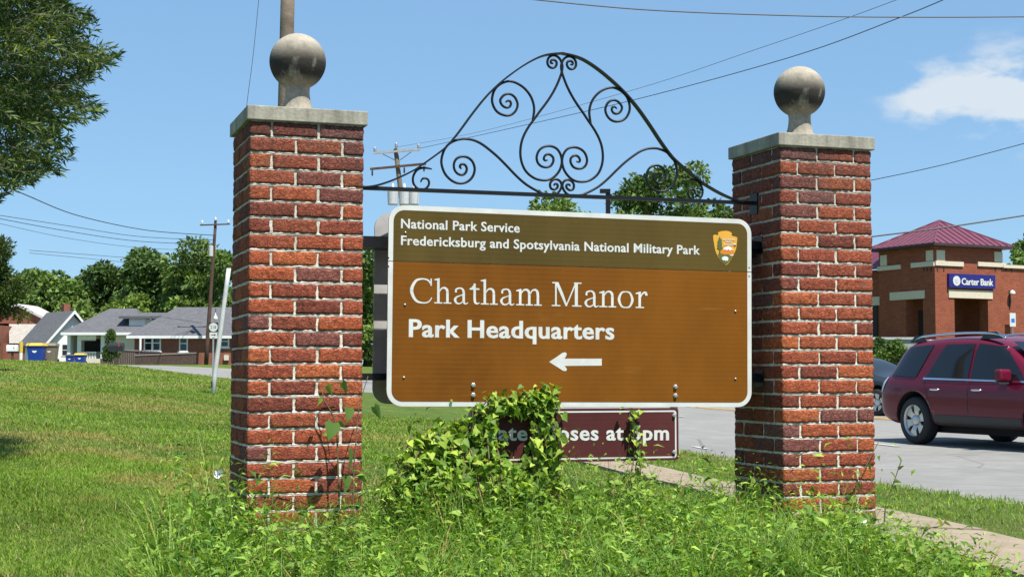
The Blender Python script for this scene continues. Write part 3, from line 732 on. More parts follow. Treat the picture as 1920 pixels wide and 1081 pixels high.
for px, py in ((1432, 461), (1436, 709)):
    s, z = s_at(px, py, .13); m = MB(); m.bx(sx1 - .12, gapR + .045, .085, .115, z - .02, z + .02); m.bx(gapR - .012, gapR + .02, .06, .16, z - .045, z + .045); m.build('bracket', MAT_IRON, sign)

# the hours panel hung below
hs = frame_obj('hours_sign', 'maroon panel lettered Gate Closes at 5pm, hung below the big brown sign', 'sign')
hx0 = s_at(886, 815)[0]; hx1 = s_at(1272.5, 815)[0]; hzt = s_at(1150, 765)[1]; hzb = s_at(1150, 864)[1]; hw, hh = hx1 - hx0, hzt - hzb; hcx, hcz = (hx0 + hx1) / 2, (hzt + hzb) / 2
hp = bpy.data.objects.new('hours_face', None); COL.objects.link(hp); hp.parent = hs; hp.location = (hcx, 0, hcz)
def to_h(px, py): s, z = s_at(px, py); return (s - hcx, z - hcz)
plate('panel', rr_pts(hw, hh, .016, 5), .014, .002, MAT_MAROON, hp)
o_ = rr_pts(hw - .024, hh - .024, .014, 5); i_ = rr_pts(hw - .040, hh - .040, .009, 5); m = MB(); k = len(o_)
for i in range(k): m.quad(*[(p[0], .0008, p[1]) for p in (o_[i], o_[(i + 1) % k], i_[(i + 1) % k], i_[i])])
m.build('border_line', MAT_LETTER, hp)
capG = to_h(1031, 795)[1] - to_h(1031, 825)[1]
lettering('letter', 'Gate Closes at 5pm', to_h(903, 825), to_h(1254, 824), capG * .93, MAT_LETTER, hp, .0005, .018, .012, 1.08)
for px, py in ((1264, 778), (1264, 847), (893.5, 778), (893.5, 847)):
    x, z = to_h(px, py); m = MB(); m.lathe([(.011, .002), (.011, -.002), (.0085, -.003), (.0085, -.009), (.0004, -.010)], (x, .0, z), 6, 'y'); m.build('bolt', MAT_BOLT, hp)
for px in (887, 1266):
    s = s_at(px, 740)[0] - hcx; m = MB(); m.bx(s - .02, s + .02, .0145, .022, hzb - hcz + .02, hzt - hcz + .16); m.build('hanger_strap', MAT_GALV, hp)

# ------------------------------------------------------------------ wrought-iron scrollwork
IB = .15                                     # metres behind the sign's front
iron = frame_obj('iron_scrollwork', 'black wrought iron arch of scrolls above the big brown sign', 'ironwork')
def i_pt(px, py): s, z = s_at(px, py, IB); return Vector((s, IB, z))
def cr(P, n=5):
    res = []; k = len(P)
    for i in range(k - 1):
        p0 = P[max(i - 1, 0)]; p1 = P[i]; p2 = P[i + 1]; p3 = P[min(i + 2, k - 1)]
        for j in range(n):
            t = j / n; res.append(.5 * ((2 * p1) + (p2 - p0) * t + (2 * p0 - 5 * p1 + 4 * p2 - p3) * t * t + (3 * p1 - p0 - 3 * p2 + p3) * t ** 3))
    res.append(P[-1]); return res
Z4 = lambda L: [(780 + x / 6, 230 + y / 6) for x, y in L]
Z3 = lambda L: [(940 + x / 7.72, 80 + y / 7.72) for x, y in L]
Z0 = lambda L: [(680 + x / 6, 250 + y / 6) for x, y in L]
low = Z4([(512, 520), (498, 505), (495, 488), (508, 470), (530, 466), (556, 480), (571, 515), (564, 552), (542, 578), (510, 588), (470, 575), (440, 542), (426, 500), (430, 450), (452, 410), (490, 387), (530, 380), (580, 391), (625, 425), (652, 475), (660, 530), (645, 590), (610, 640), (560, 672), (500, 683), (440, 672), (380, 635), (330, 580), (298, 510), (285, 440), (295, 370), (322, 300), (365, 245), (425, 208), (490, 188), (550, 182), (640, 195), (730, 235), (820, 300), (920, 385), (1020, 485), (1120, 590), (1220, 680), (1320, 745), (1420, 795), (1490, 812), (1550, 812), (1600, 785), (1630, 740), (1638, 700), (1622, 660), (1585, 638), (1545, 642), (1515, 670), (1508, 705), (1520, 740), (1555, 752), (1585, 735), (1595, 708), (1580, 688), (1558, 692), (1550, 710)])
heart = Z3([(752, 298), (735, 302), (716, 290), (720, 264), (745, 250), (780, 260), (800, 290), (795, 330), (770, 360), (735, 368), (695, 350), (670, 310), (668, 265), (685, 222), (725, 192), (770, 187), (815, 207), (855, 250), (878, 310), (884, 360), (873, 430), (850, 500), (810, 600), (760, 700), (700, 800), (630, 900), (560, 990), (500, 1075)]) + Z4([(1300, 0), (1262, 55), (1220, 130), (1190, 210), (1176, 290), (1175, 370), (1190, 450), (1225, 530), (1280, 590), (1350, 632), (1430, 648), (1500, 640), (1560, 605), (1610, 545), (1635, 480), (1640, 420), (1625, 355), (1590, 300), (1540, 270), (1480, 263), (1420, 282), (1377, 325), (1357, 390), (1370, 450), (1410, 490), (1465, 502), (1515, 485), (1543, 440), (1543, 395), (1515, 364), (1480, 355), (1450, 373), (1438, 405), (1452, 426), (1480, 420)])
upper = [(947.8, 192), (952.3, 189), (956.2, 190), (958, 194), (956.8, 198.5), (953, 201.5), (947.8, 201.5), (942.6, 198.5), (939, 193.5), (938, 188), (940, 183.6), (945, 178.6), (951.7, 176.2), (959.4, 177.8), (966, 183.6), (970, 192.7), (970, 200.5), (966.6, 208.2), (960.7, 214), (953, 216.7), (945, 216), (936, 212.5), (929, 206), (924, 196), (922.6, 186), (925, 174), (930, 165), (938, 158), (947, 154), (956, 152.6), (968.5, 156), (983, 165.5), (994.4, 179.7), (1000, 194), (1001.5, 207), (999.6, 220), (997, 231)]
corner = Z0([(778, 402), (735, 392), (690, 388), (640, 396), (600, 425), (572, 475), (565, 530), (580, 580), (615, 618), (660, 634), (700, 626), (735, 595), (747, 555), (735, 520), (700, 504), (668, 516), (652, 550)])
arch = [(676, 351.5), (700, 349), (725, 342), (750, 332), (778, 318), (800, 303), (825, 285), (840, 272), (860, 248), (885, 214), (910, 183), (935, 158), (960, 138), (985, 121), (1010, 108), (1030, 102.5), (1054, 100.5)]
cx_ = .5 * (i_pt(1053.5, 125).x + i_pt(1053.5, 305).x)
base_l = i_pt(676, 352); base_r = i_pt(1418, 381); slope = (base_r.z - base_l.z) / (base_r.x - base_l.x)
def mirror(P): return [Vector((2 * cx_ - p.x, p.y, p.z + slope * 2 * (cx_ - p.x))) for p in P]
for nm, L, r in (('lower_scroll', low, .0066), ('heart_scroll', heart, .0066), ('upper_scroll', upper, .0066), ('corner_scroll', corner, .006)):
    P = cr([i_pt(*p) for p in L], 4)
    for q in (P, mirror(P)):
        k = len(q); rad = [r * (.55 + .45 * min(1, i / 6)) * (.55 + .45 * min(1, (k - 1 - i) / 6)) for i in range(k)]
        m = MB(); m.tube(q, rad, 8); m.build(nm, MAT_IRON, iron, smooth=True)
A = cr([i_pt(*p) for p in arch], 5); A2 = list(reversed(mirror(A)))[1:]; full = A + A2
# clip the arch where it reaches the base bar
m = MB(); t_, d_ = .0042, .017; n0 = 0
for i, p in enumerate(full):
    t = (full[min(i + 1, len(full) - 1)] - full[max(i - 1, 0)]).normalized(); nn = Vector((-t.z, 0, t.x))
    for a, b in ((-1, -1), (1, -1), (1, 1), (-1, 1)): q = p + nn * t_ * a + Vector((0, d_ * b, 0)); m.v.append(tuple(q))
for i in range(len(full) - 1):
    for j in range(4): a = i * 4 + j; b = i * 4 + (j + 1) % 4; m.f.append((a, b, b + 4, a + 4))
m.f += [(3, 2, 1, 0), tuple((len(full) - 1) * 4 + j for j in range(4))]
m.build('arch_bar', MAT_IRON, iron)
m = MB(); dv = (base_r - base_l).normalized(); Mx = Matrix.Rotation(-math.atan2(dv.z, dv.x), 3, 'Y'); L_ = gapR + .05 - gapL + .06; c_ = (base_l + base_r) / 2
m.box((c_.x, IB, c_.z), (L_, .020, .019), Mx); m.build('base_bar', MAT_IRON, iron)
s, z = s_at(1418, 381, IB); m = MB(); m.bx(gapR - .016, gapR + .01, IB - .045, IB + .045, z - .06, z + .05); m.build('wall_plate', MAT_IRON, iron)

# ------------------------------------------------------------------ vegetation helpers
def rot_frame(d):
    """unit vectors across each direction"""
    up = np.tile([0, 0, 1.0], (len(d), 1)); s = np.cross(d, up); n = np.linalg.norm(s, axis=1, keepdims=True); s = np.where(n < 1e-3, [1.0, 0, 0], s / np.maximum(n, 1e-6)); return s, np.cross(s, d)
def leaves(P, D, L, Wd, roll, fold=.25, droop=.15, shape='lance'):
    """leaf faces: base P, direction D, length L, width Wd, roll about the axis -> verts, tris"""
    n = len(P); D = D / np.linalg.norm(D, axis=1, keepdims=True); s, u = rot_frame(D); c, t = np.cos(roll)[:, None], np.sin(roll)[:, None]; s, u = s * c + u * t, u * c - s * t
    L = L[:, None]; Wd = Wd[:, None]
    if shape == 'lance': ks = [(.0, 0, 0), (.42, .5, fold), (.42, -.5, fold), (.45, 0, 0), (1, 0, -droop)]
    else: ks = [(.04, 0, 0), (.26, .5, fold), (.26, -.5, fold), (.3, 0, 0), (1, 0, -droop)]
    if shape == 'heart':
        ks = [(.10, 0, 0), (-.06, .3, fold * .6), (.22, .52, fold), (.62, .30, fold * .5), (1, 0, -droop), (.62, -.30, fold * .5), (.22, -.52, fold), (-.06, -.3, fold * .6), (.5, 0, -.02)]
        V = np.stack([P + D * L * a + s * Wd * b + u * L * h * (.5 if b else 1) for a, b, h in ks], 1); F_ = np.array([(0, 1, 8), (1, 2, 8), (2, 3, 8), (3, 4, 8), (4, 5, 8), (5, 6, 8), (6, 7, 8), (7, 0, 8)])
    else:
        V = np.stack([P + D * L * a + s * Wd * b + u * (Wd * h if b else L * h) for a, b, h in ks], 1); F_ = np.array([(0, 3, 1), (0, 2, 3), (1, 3, 4), (3, 2, 4)])
    nv = V.shape[1]; T = (F_[None] + (np.arange(n) * nv)[:, None, None]).reshape(-1, 3); return V.reshape(-1, 3), T, nv
def blades(P, H, Wd, az, lean, curl, seg=3):
    """grass blades: curved tapering strips"""
    n = len(P); dx = np.stack([np.cos(az), np.sin(az), np.zeros(n)], 1); sx = np.stack([-np.sin(az), np.cos(az), np.zeros(n)], 1); rows = []
    for k in range(seg + 1):
        t = k / seg; h = H * (t - .35 * curl * t * t); o = H * (lean * t + curl * t * t)
        c = P + dx * o[:, None] + np.array([0, 0, 1.0]) * h[:, None]; w = (Wd * (1 - t ** 1.6) * .5)[:, None]
        if k < seg: rows += [c - sx * w, c + sx * w]
        else: rows += [c]
    V = np.stack(rows, 1); nv = V.shape[1]; F_ = []
    for k in range(seg - 1): a = 2 * k; F_ += [(a, a + 1, a + 3), (a, a + 3, a + 2)]
    a = 2 * (seg - 1); F_ += [(a, a + 1, a + 2)]
    T = (np.array(F_)[None] + (np.arange(n) * nv)[:, None, None]).reshape(-1, 3); return V.reshape(-1, 3), T, nv
class Veg:
    def __init__(s): s.V = []; s.T = []; s.C = []; s.n = 0
    def add(s, V, T, nv, col):
        s.V.append(V); s.T.append(T + s.n); s.C.append(np.repeat(col, nv, 0)); s.n += len(V)
    def mesh(s, name, mat):
        V = np.concatenate(s.V); T = np.concatenate(s.T); return np_mesh(name, V, T.ravel(), np.full(len(T), 3), mat, np.concatenate(s.C))
def tints(n, cols, jit=.18):
    cols = np.array(cols); w = RNG.random(n) * (len(cols) - 1); i = w.astype(int); f = (w - i)[:, None]; c = cols[i] * (1 - f) + cols[np.minimum(i + 1, len(cols) - 1)] * f
    return c * (1 + jit * RNG.standard_normal((n, 1))).clip(.4, 1.7)
def runi(a, b, n): return RNG.uniform(a, b, n)
def rdir(n, zmin=-1, zmax=1):
    z = runi(zmin, zmax, n); a = runi(0, 2 * np.pi, n); r = np.sqrt(1 - z * z); return np.stack([r * np.cos(a), r * np.sin(a), z], 1)
def vnoise(X, Y, s, seed=0):
    """cheap smooth noise in 0..1"""
    a = np.sin(X * s + seed) * np.cos(Y * s * 1.3 + seed * 2.1) + .6 * np.sin(X * s * 2.3 + Y * s * 1.7 + seed * .7) + .4 * np.sin(Y * s * 3.1 - X * s * 2.9 + seed * 1.9); return .5 + a / 4.0

# ---- lawn and verge grass
GREENS = [(.085, .17, .018), (.135, .235, .026), (.20, .285, .038), (.115, .205, .024)]
def inside_pillar(X, Y, m=.0):
    r = np.zeros(X.shape, bool)
    for P in (PL, PR):
        a = (X - P.x) * UL.x + (Y - P.y) * UL.y; b = (X - P.x) * VL.x + (Y - P.y) * VL.y; r |= (a > -m) & (a < PW + m) & (b > -m) & (b < PW + m)
    return r
vg = Veg()
def sow(n, zlo, zhi, c0, c1, hh, ww, seg, pw=1.0):
    Z = (runi(zlo ** pw, zhi ** pw, n)) ** (1 / pw); X = (runi(c0, c1, n) - 960) / F * Z; Y = Z
    ro = road_off(X, Y); keep = (ro < -.03) & ~((ro > -2.93) & (ro < -2.02) & (Y < 22)) & ~inside_pillar(X, Y)
    X, Y = X[keep], Y[keep]; k = len(X); z = hgt(X, Y); nz = vnoise(X, Y, 1.7, 3); dry = vnoise(X, Y, .55, 8) * .6 + vnoise(X, Y, 2.9, 1) * .4
    H = hh * runi(.35, 1.25, k) * (.45 + .9 * nz) * np.where(RNG.random(k) < .03, 1.9, 1) * np.where(ro[keep] > -.5, 1.3, 1)
    V, T, nv = blades(np.stack([X, Y, z - .004], 1), H, ww * runi(.7, 1.4, k) * (Y / zlo) ** .45, runi(0, 2 * np.pi, k), runi(.0, 1.0, k), runi(0, 1.0, k), seg)
    c = tints(k, GREENS, .2) * (.72 + .5 * vnoise(X, Y, .9, 11) + .2 * vnoise(X, Y, 4.1, 6))[:, None]; f = np.clip((dry - .50) * 5, 0, 1)[:, None] * .8; c = c * (1 - f) + np.array([.33, .27, .09]) * f
    dk = np.clip((vnoise(X, Y, 3.3, 15) - .62) * 5, 0, 1)[:, None] * .45; c = c * (1 - dk) + np.array([.07, .15, .02]) * dk
    st = RNG.random(k) < .07; c[st] = np.array([.42, .37, .16]) * runi(.6, 1.1, st.sum())[:, None]
    vg.add(V, T, nv, c)
sow(120000, 7.0, 14, -60, 560, .04, .0048, 2, 2)
sow(90000, 14, 30, -60, 560, .045, .008, 2, 2)
sow(45000, 30, 68, -40, 450, .055, .018, 2, 2)
sow(36000, 7.6, 26, 560, 1000, .05, .007, 2, 2)
sow(60000, 7.6, 24, 1000, 2050, .045, .006, 2, 2)
sow(8000, 68, 110, 150, 460, .07, .03, 2, 2)
tag(link('lawn_grass', vg.mesh('lawn_grass', MAT_GRASS)), 'mown green lawn grass with dry patches behind the pillars and along the road', 'grass', kind='stuff')

# ---- unmown weed bed round the pillars
WG = [(.05, .125, .014), (.10, .215, .024), (.19, .335, .04), (.37, .50, .075), (.14, .27, .033), (.065, .155, .022)]
def bed_h(X, Y):
    """height of the weed canopy above the ground"""
    a = (X - S0.x) * SU.x + (Y - S0.y) * SU.y; b = (X - S0.x) * SN.x + (Y - S0.y) * SN.y          # along the sign, towards the viewer
    e = np.clip(np.minimum(np.minimum(a + 1.35, 2.72 - a) / .5, np.minimum(b + .50, 2.3 - b) / .35), 0, 1)
    e *= np.clip((a + 1.35 - np.clip(-.1 - b, 0, 1) * 1.2) / .4, 0, 1)
    hb = .17 + .16 * vnoise(X, Y, 2.6, 5) + .13 * vnoise(X, Y, 7, 2)
    hb += .27 * np.exp(-((a + .76) ** 2 / .09 + (b + .05) ** 2 / .3)) + .13 * np.exp(-((a - .25) ** 2 / .06 + (b - .1) ** 2 / .12)) + .05 * np.exp(-((a - 1.25) ** 2 / .5 + b ** 2 / .2))
    hb -= .05 * np.exp(-((a + .3) ** 2 / .05 + (b - .25) ** 2 / .12))
    return hb * e ** .6, e
vb = Veg()
def bed_pts(n):
    a = runi(-1.45, 3.0, n); b = runi(-.62, 2.35, n); X = S0.x + SU.x * a + SN.x * b; Y = S0.y + SU.y * a + SN.y * b; hb, e = bed_h(X, Y); k = (e > .05) & ~inside_pillar(X, Y, .02) & (RNG.random(n) < .25 + .75 * e) & (road_off(X, Y) < -2.7); return X[k], Y[k], hb[k], e[k]
# leafy stems: each a column of lance leaves, in loose patches of a kind
X, Y, hb, e = bed_pts(7200); kk = vnoise(X, Y, 5.2, 12) + .12 * RNG.standard_normal(len(X)) > .36; X, Y, hb = X[kk], Y[kk], hb[kk]; k = len(X); z = hgt(X, Y); nl = 12
ft = np.tile(np.linspace(.2, 1.0, nl), k); si = np.repeat(np.arange(k), nl); la = runi(0, 2 * np.pi, k); ln_ = runi(.0, .5, k); H = hb * runi(.5, 1.35, k) * np.where(RNG.random(k) < .06, 1.5, 1); big = runi(.6, 1.5, k) * (.7 + .6 * vnoise(X, Y, 3.7, 9)); slim = runi(.14, .42, k)
px_ = X[si] + np.cos(la[si]) * ln_[si] * H[si] * ft ** 1.5 + RNG.normal(0, .008, k * nl); py_ = Y[si] + np.sin(la[si]) * ln_[si] * H[si] * ft ** 1.5 + RNG.normal(0, .008, k * nl); pz_ = z[si] + H[si] * ft
D = rdir(k * nl, -.15, .85); L = runi(.024, .064, k * nl) * (1.2 - .5 * ft) * big[si]; Wd = L * slim[si]
kc = tints(k, WG, .16)[si] * (.62 + .5 * ft)[:, None] * (1 + .12 * RNG.standard_normal((k * nl, 1)))  # lower leaves tinted darker, painting shade into the gaps of the bed
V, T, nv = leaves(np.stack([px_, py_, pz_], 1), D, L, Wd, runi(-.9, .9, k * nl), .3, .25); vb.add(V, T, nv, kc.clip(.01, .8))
# broad morning-glory leaves running over the top, in patches
X, Y, hb, e = bed_pts(9000); kk = vnoise(X, Y, 2.1, 4) + .15 * RNG.standard_normal(len(X)) > .66; X, Y, hb = X[kk], Y[kk], hb[kk]; k = len(X); z = hgt(X, Y) + hb * runi(.6, 1.1, k); D = rdir(k, -.6, .3); L = runi(.022, .055, k)
V, T, nv = leaves(np.stack([X, Y, z], 1), D, L, L * runi(.6, .85, k), runi(-.8, .8, k), .2, .25, 'heart'); vb.add(V, T, nv, tints(k, [(.12, .24, .035), (.22, .36, .06), (.34, .47, .09)], .15))
# tufts of tall arching grass
X, Y, hb, e = bed_pts(1000); k = len(X); nb = 22; si = np.repeat(np.arange(k), nb); X2 = X[si] + RNG.normal(0, .02, k * nb); Y2 = Y[si] + RNG.normal(0, .02, k * nb); z = hgt(X2, Y2); hl = runi(.7, 1.6, k)[si] * runi(.6, 1.1, k * nb)
V, T, nv = blades(np.stack([X2, Y2, z], 1), hb[si] * hl, runi(.0035, .0085, k * nb), runi(0, 2 * np.pi, k * nb), runi(.05, .55, k * nb), runi(.1, 1.0, k * nb), 4); vb.add(V, T, nv, tints(k, [(.09, .19, .03), (.18, .32, .05), (.32, .45, .10)], .12)[si] * (1 + .1 * RNG.standard_normal((k * nb, 1))))
X, Y, hb, e = bed_pts(5200); k = len(X); z = hgt(X, Y)
V, T, nv = blades(np.stack([X, Y, z], 1), hb * runi(.7, 1.5, k), runi(.004, .0085, k), runi(0, 2 * np.pi, k), runi(.05, .5, k), runi(.1, .9, k), 4); vb.add(V, T, nv, tints(k, [(.10, .20, .03), (.18, .32, .05), (.32, .44, .09)], .15))
# dead straw
X, Y, hb, e = bed_pts(900); k = len(X); z = hgt(X, Y) + hb * runi(.3, .9, k)
V, T, nv = blades(np.stack([X, Y, z], 1), runi(.06, .16, k), runi(.004, .009, k), runi(0, 2 * np.pi, k), runi(.3, 1.2, k), runi(.1, .9, k), 3); vb.add(V, T, nv, tints(k, [(.40, .30, .12), (.33, .18, .06)], .2))
# thin grass standing against the left pillar's foot
k = 260; a = runi(-.02, .56, k); q = np.array([PL.x, PL.y]) + np.outer(a, [UL.x, UL.y]) + np.outer(runi(-.10, -.02, k), [VL.x, VL.y]); z = hgt(q[:, 0], q[:, 1])
V, T, nv = blades(np.column_stack([q, z]), runi(.25, .5, k), runi(.002, .004, k), runi(0, 2 * np.pi, k), runi(.02, .3, k), runi(.05, .4, k), 4); vb.add(V, T, nv, tints(k, [(.2, .26, .06), (.36, .34, .12)], .15))
tag(link('weed_bed', vb.mesh('weed_bed', MAT_LEAF)), 'overgrown weeds, tall grass and vines around the pillar feet', 'weeds', kind='stuff')

# ---- climbing vines
def vine(name, label, paths, nleaf, lsz, spread, cols, shape='heart', base=None, group=None, face=None):
    b = base or paths[0][0]; root = thing(name, label, 'vine', b, 0, group); m = MB()
    for P in paths: m.tube(cr([Vector(p) - Vector(b) for p in P], 5), [.0035] * (len(P) * 5 - 4), 5)
    m.build('stem', MAT_STEM, root); v = Veg(); n = nleaf; Q = [cr([Vector(p) for p in P], 8) for P in paths]; ln_ = np.array([len(q) for q in Q], float); pick = RNG.choice(len(Q), n, p=ln_ / ln_.sum())
    C = np.array([Q[i][RNG.integers(len(Q[i]))] for i in pick]) + RNG.normal(0, 1, (n, 3)) * np.array(spread); D = rdir(n, -.9, .25)
    if face is not None: D = D + np.array(face) * .55
    L = runi(lsz[0], lsz[1], n); V, T, nv = leaves(C - np.array(b), D, L, L * runi(.65, .95, n), runi(-.9, .9, n), .2, .2, shape); v.add(V, T, nv, tints(n, cols, .18)); link('foliage', v.mesh('foliage', MAT_LEAF), root); return root
VC = [(.11, .20, .03), (.18, .31, .04), (.31, .44, .06), (.46, .56, .10)]
def vp(px, py, fwd): 
    p0 = S0 + SN * fwd; return on_plane(px, py, p0, SN)
# tangle smothering the left end of the hours panel
paths = []
def strand(x0, xt, top, f0, ftop, wob=14):
    g0 = vp(x0, 985, f0); g0.z = h1(g0.x, g0.y); paths.append([g0, vp(x0 + random.uniform(-wob, wob), 930, f0), vp((x0 + xt) / 2 + random.uniform(-wob, wob), (top + 930) / 2, (f0 + ftop) / 2 + .02), vp(xt, top, ftop)])
for i in range(38): x0 = random.uniform(735, 960); xt = x0 + (880 - x0) * .3 + random.uniform(-25, 25); strand(x0, xt, 765 + abs(xt - 890) * .42 + random.uniform(-8, 75), random.uniform(.03, .30), random.uniform(.03, .10))
for i in range(10): x0 = random.uniform(985, 1055); strand(x0, random.uniform(992, 1036), random.uniform(742, 860), random.uniform(.03, .16), .03)
for i in range(7): x0 = random.uniform(930, 1000); strand(x0, x0 + random.uniform(-20, 20), random.uniform(868, 915), random.uniform(.05, .2), .05)
for k in range(9): paths.append([vp(880 + k * 5, 800 + random.uniform(-10, 10), .06), vp(915 + k * 8, 758 - random.uniform(-6, 8), .05), vp(965 + k * 7, 750 + random.uniform(-8, 8), .035), vp(1005 + k * 4, 742 + random.uniform(-12, 14), .02)])
vine('vine_mound', 'leafy vine tangle smothering the left end of the maroon hours panel', paths, 3000, (.020, .062), (.030, .026, .028), VC, face=tuple(SN * 1.0 + Vector((0, 0, -.35))))
paths = [[vp(1195, 935, .10), vp(1192, 880, .05), vp(1196, 840, .02), vp(1184, 800, .02), vp(1186, 768, .02)], [vp(1200, 930, .08), vp(1200, 860, .03), vp(1190, 815, .02), vp(1180, 775, .02)], [vp(1180, 930, .1), vp(1186, 870, .04), vp(1200, 835, .025)]]
vine('climbing_vine', 'narrow leafy vine climbing over the 5 on the maroon hours panel', paths, 80, (.024, .042), (.022, .012, .012), VC, face=tuple(SN + Vector((0, 0, -.5))))
def fp(px, py, d): return on_plane(px, py, PL - VL * d, VL)
def stalk(label, path, leafs, col=(.10, .20, .04), name='tall_weed'):
    """a single tall weed: stem plus individually placed heart leaves"""
    b = path[0].copy(); b.z = h1(b.x, b.y); root = thing(name, label, 'weed', b); P = [b] + path[1:]; C = cr([p - b for p in P], 6); m = MB(); m.tube(C, [.0045 - .0028 * i / len(C) for i in range(len(C))], 6); m.build('stem', MAT_STEM, root, smooth=True)
    for (q, tip, w) in leafs:
        q = q - b; tip = tip - b; d = tip - q; L = d.length; v = Veg(); V, T, nv = leaves(np.array([q[:]]), np.array([d[:]]), np.array([L]), np.array([L * w]), np.array([runi(-.3, .3, 1)[0] + 1.2]), .12, .12, 'heart'); v.add(V, T, nv, tints(1, [tuple(k * .8 for k in col), col], .1)); link('leaf', v.mesh('leaf', MAT_LEAF), root)
    return root
stalk('tall dark weed stalk with heart shaped leaves against the left pillar', [fp(662, 985, .16), fp(663, 900, .15), fp(668, 820, .14), fp(674, 760, .13), fp(690, 705, .12)],
      [(fp(655, 838, .16), fp(657, 886, .18), .85), (fp(625, 790, .15), fp(617, 826, .17), .85), (fp(655, 762, .14), fp(652, 792, .16), .8), (fp(650, 890, .15), fp(648, 925, .17), .75), (fp(640, 715, .13), fp(652, 738, .15), .8), (fp(700, 760, .12), fp(715, 785, .14), .7), (fp(672, 890, .13), fp(690, 905, .15), .6)], (.15, .27, .06))
stalk('thin curling vine with pale leaves on the left pillar front', [fp(640, 980, .10), fp(634, 880, .09), fp(628, 790, .08), fp(606, 745, .07), fp(612, 722, .06), fp(640, 716, .06)],
      [(fp(612, 722, .08), fp(625, 740, .10), .7), (fp(622, 808, .09), fp(605, 815, .11), .6), (fp(602, 745, .09), fp(596, 760, .1), .6), (fp(634, 790, .09), fp(650, 800, .1), .6)], (.26, .38, .05), 'climbing_vine')
stalk('leggy weed stem leaning right beside the right pillar', [vp(1655, 985, .35), vp(1660, 950, .35), vp(1672, 915, .35), vp(1690, 862, .35)], [(vp(1672, 912, .36), vp(1684, 918, .38), .6), (vp(1678, 895, .36), vp(1670, 882, .38), .6), (vp(1684, 878, .36), vp(1695, 872, .37), .6), (vp(1690, 866, .36), vp(1684, 852, .37), .6), (vp(1676, 900, .36), vp(1690, 903, .36), .5)], (.22, .33, .05))
stalk('yellowing weed sprig at the far right end of the weed bed', [vp(1700, 1000, .30), vp(1735, 995, .3), vp(1765, 985, .3), vp(1775, 968, .3)], [(vp(1765, 985, .31), vp(1758, 968, .33), .6), (vp(1775, 970, .31), vp(1782, 962, .33), .6), (vp(1745, 992, .31), vp(1738, 978, .33), .6), (vp(1770, 978, .31), vp(1784, 985, .33), .5)], (.38, .38, .06))
stalk('pale weed shoot rising before the dark inner face of the right pillar', [vp(1420, 975, .12), vp(1418, 940, .1), vp(1416, 915, .1), vp(1413, 892, .1)], [(vp(1414, 895, .11), vp(1406, 915, .13), .45), (vp(1416, 905, .11), vp(1428, 925, .13), .5), (vp(1417, 925, .11), vp(1404, 935, .13), .5), (vp(1418, 935, .11), vp(1432, 948, .13), .6), (vp(1418, 930, .11), vp(1424, 915, .13), .5)], (.30, .42, .08))
stalk('slender weed stem with drooping tip by the right pillar foot', [vp(1600, 985, .2), vp(1603, 930, .18), vp(1610, 895, .17), vp(1625, 870, .16), vp(1648, 826, .15)], [(vp(1603, 930, .19), vp(1590, 945, .2), .5), (vp(1607, 905, .19), vp(1618, 920, .2), .5), (vp(1612, 890, .18), vp(1602, 880, .2), .5), (vp(1628, 868, .17), vp(1634, 888, .18), .4), (vp(1602, 945, .19), vp(1616, 955, .2), .6)], (.28, .36, .08))
# white bindweed flowers
MAT_PETAL = simple('white_petal', (.8, .8, .82), .6, .04)
def flower(px, py, fwd, s, tilt, label):
    p = vp(px, py, fwd); b = thing('white_flower', label, 'flower', p, 0, 'white bindweed flowers'); b.rotation_euler = tilt; m = MB(); m.lathe([(.003, -.03), (.004, -.018), (.010, -.006), (.021, .004), (.024, .006)], (0, 0, 0), 10); o = m.build('petals', MAT_PETAL, b, smooth=True); m = MB(); m.tube([(0, 0, -.03), (0, .004, -.055), (.004, .01, -.075)], .002, 5); m.build('stalk', MAT_STEM, b); b.scale = (s, s, s)
flower(1760, 1053, .35, .95, (R(60), R(35), 0), 'white flower low at the far right end of the weed bed')
flower(1673, 1010, .45, .8, (R(75), R(-10), 0), 'white flower in the weeds below the leggy stem right of the pillar')
flower(1618, 975, .35, .8, (R(65), R(30), 0), 'white flower at the right foot of the right pillar')
flower(410, 888, -.12, .95, (R(70), R(-20), 0), 'white flower in the shaded weeds left of the left pillar')

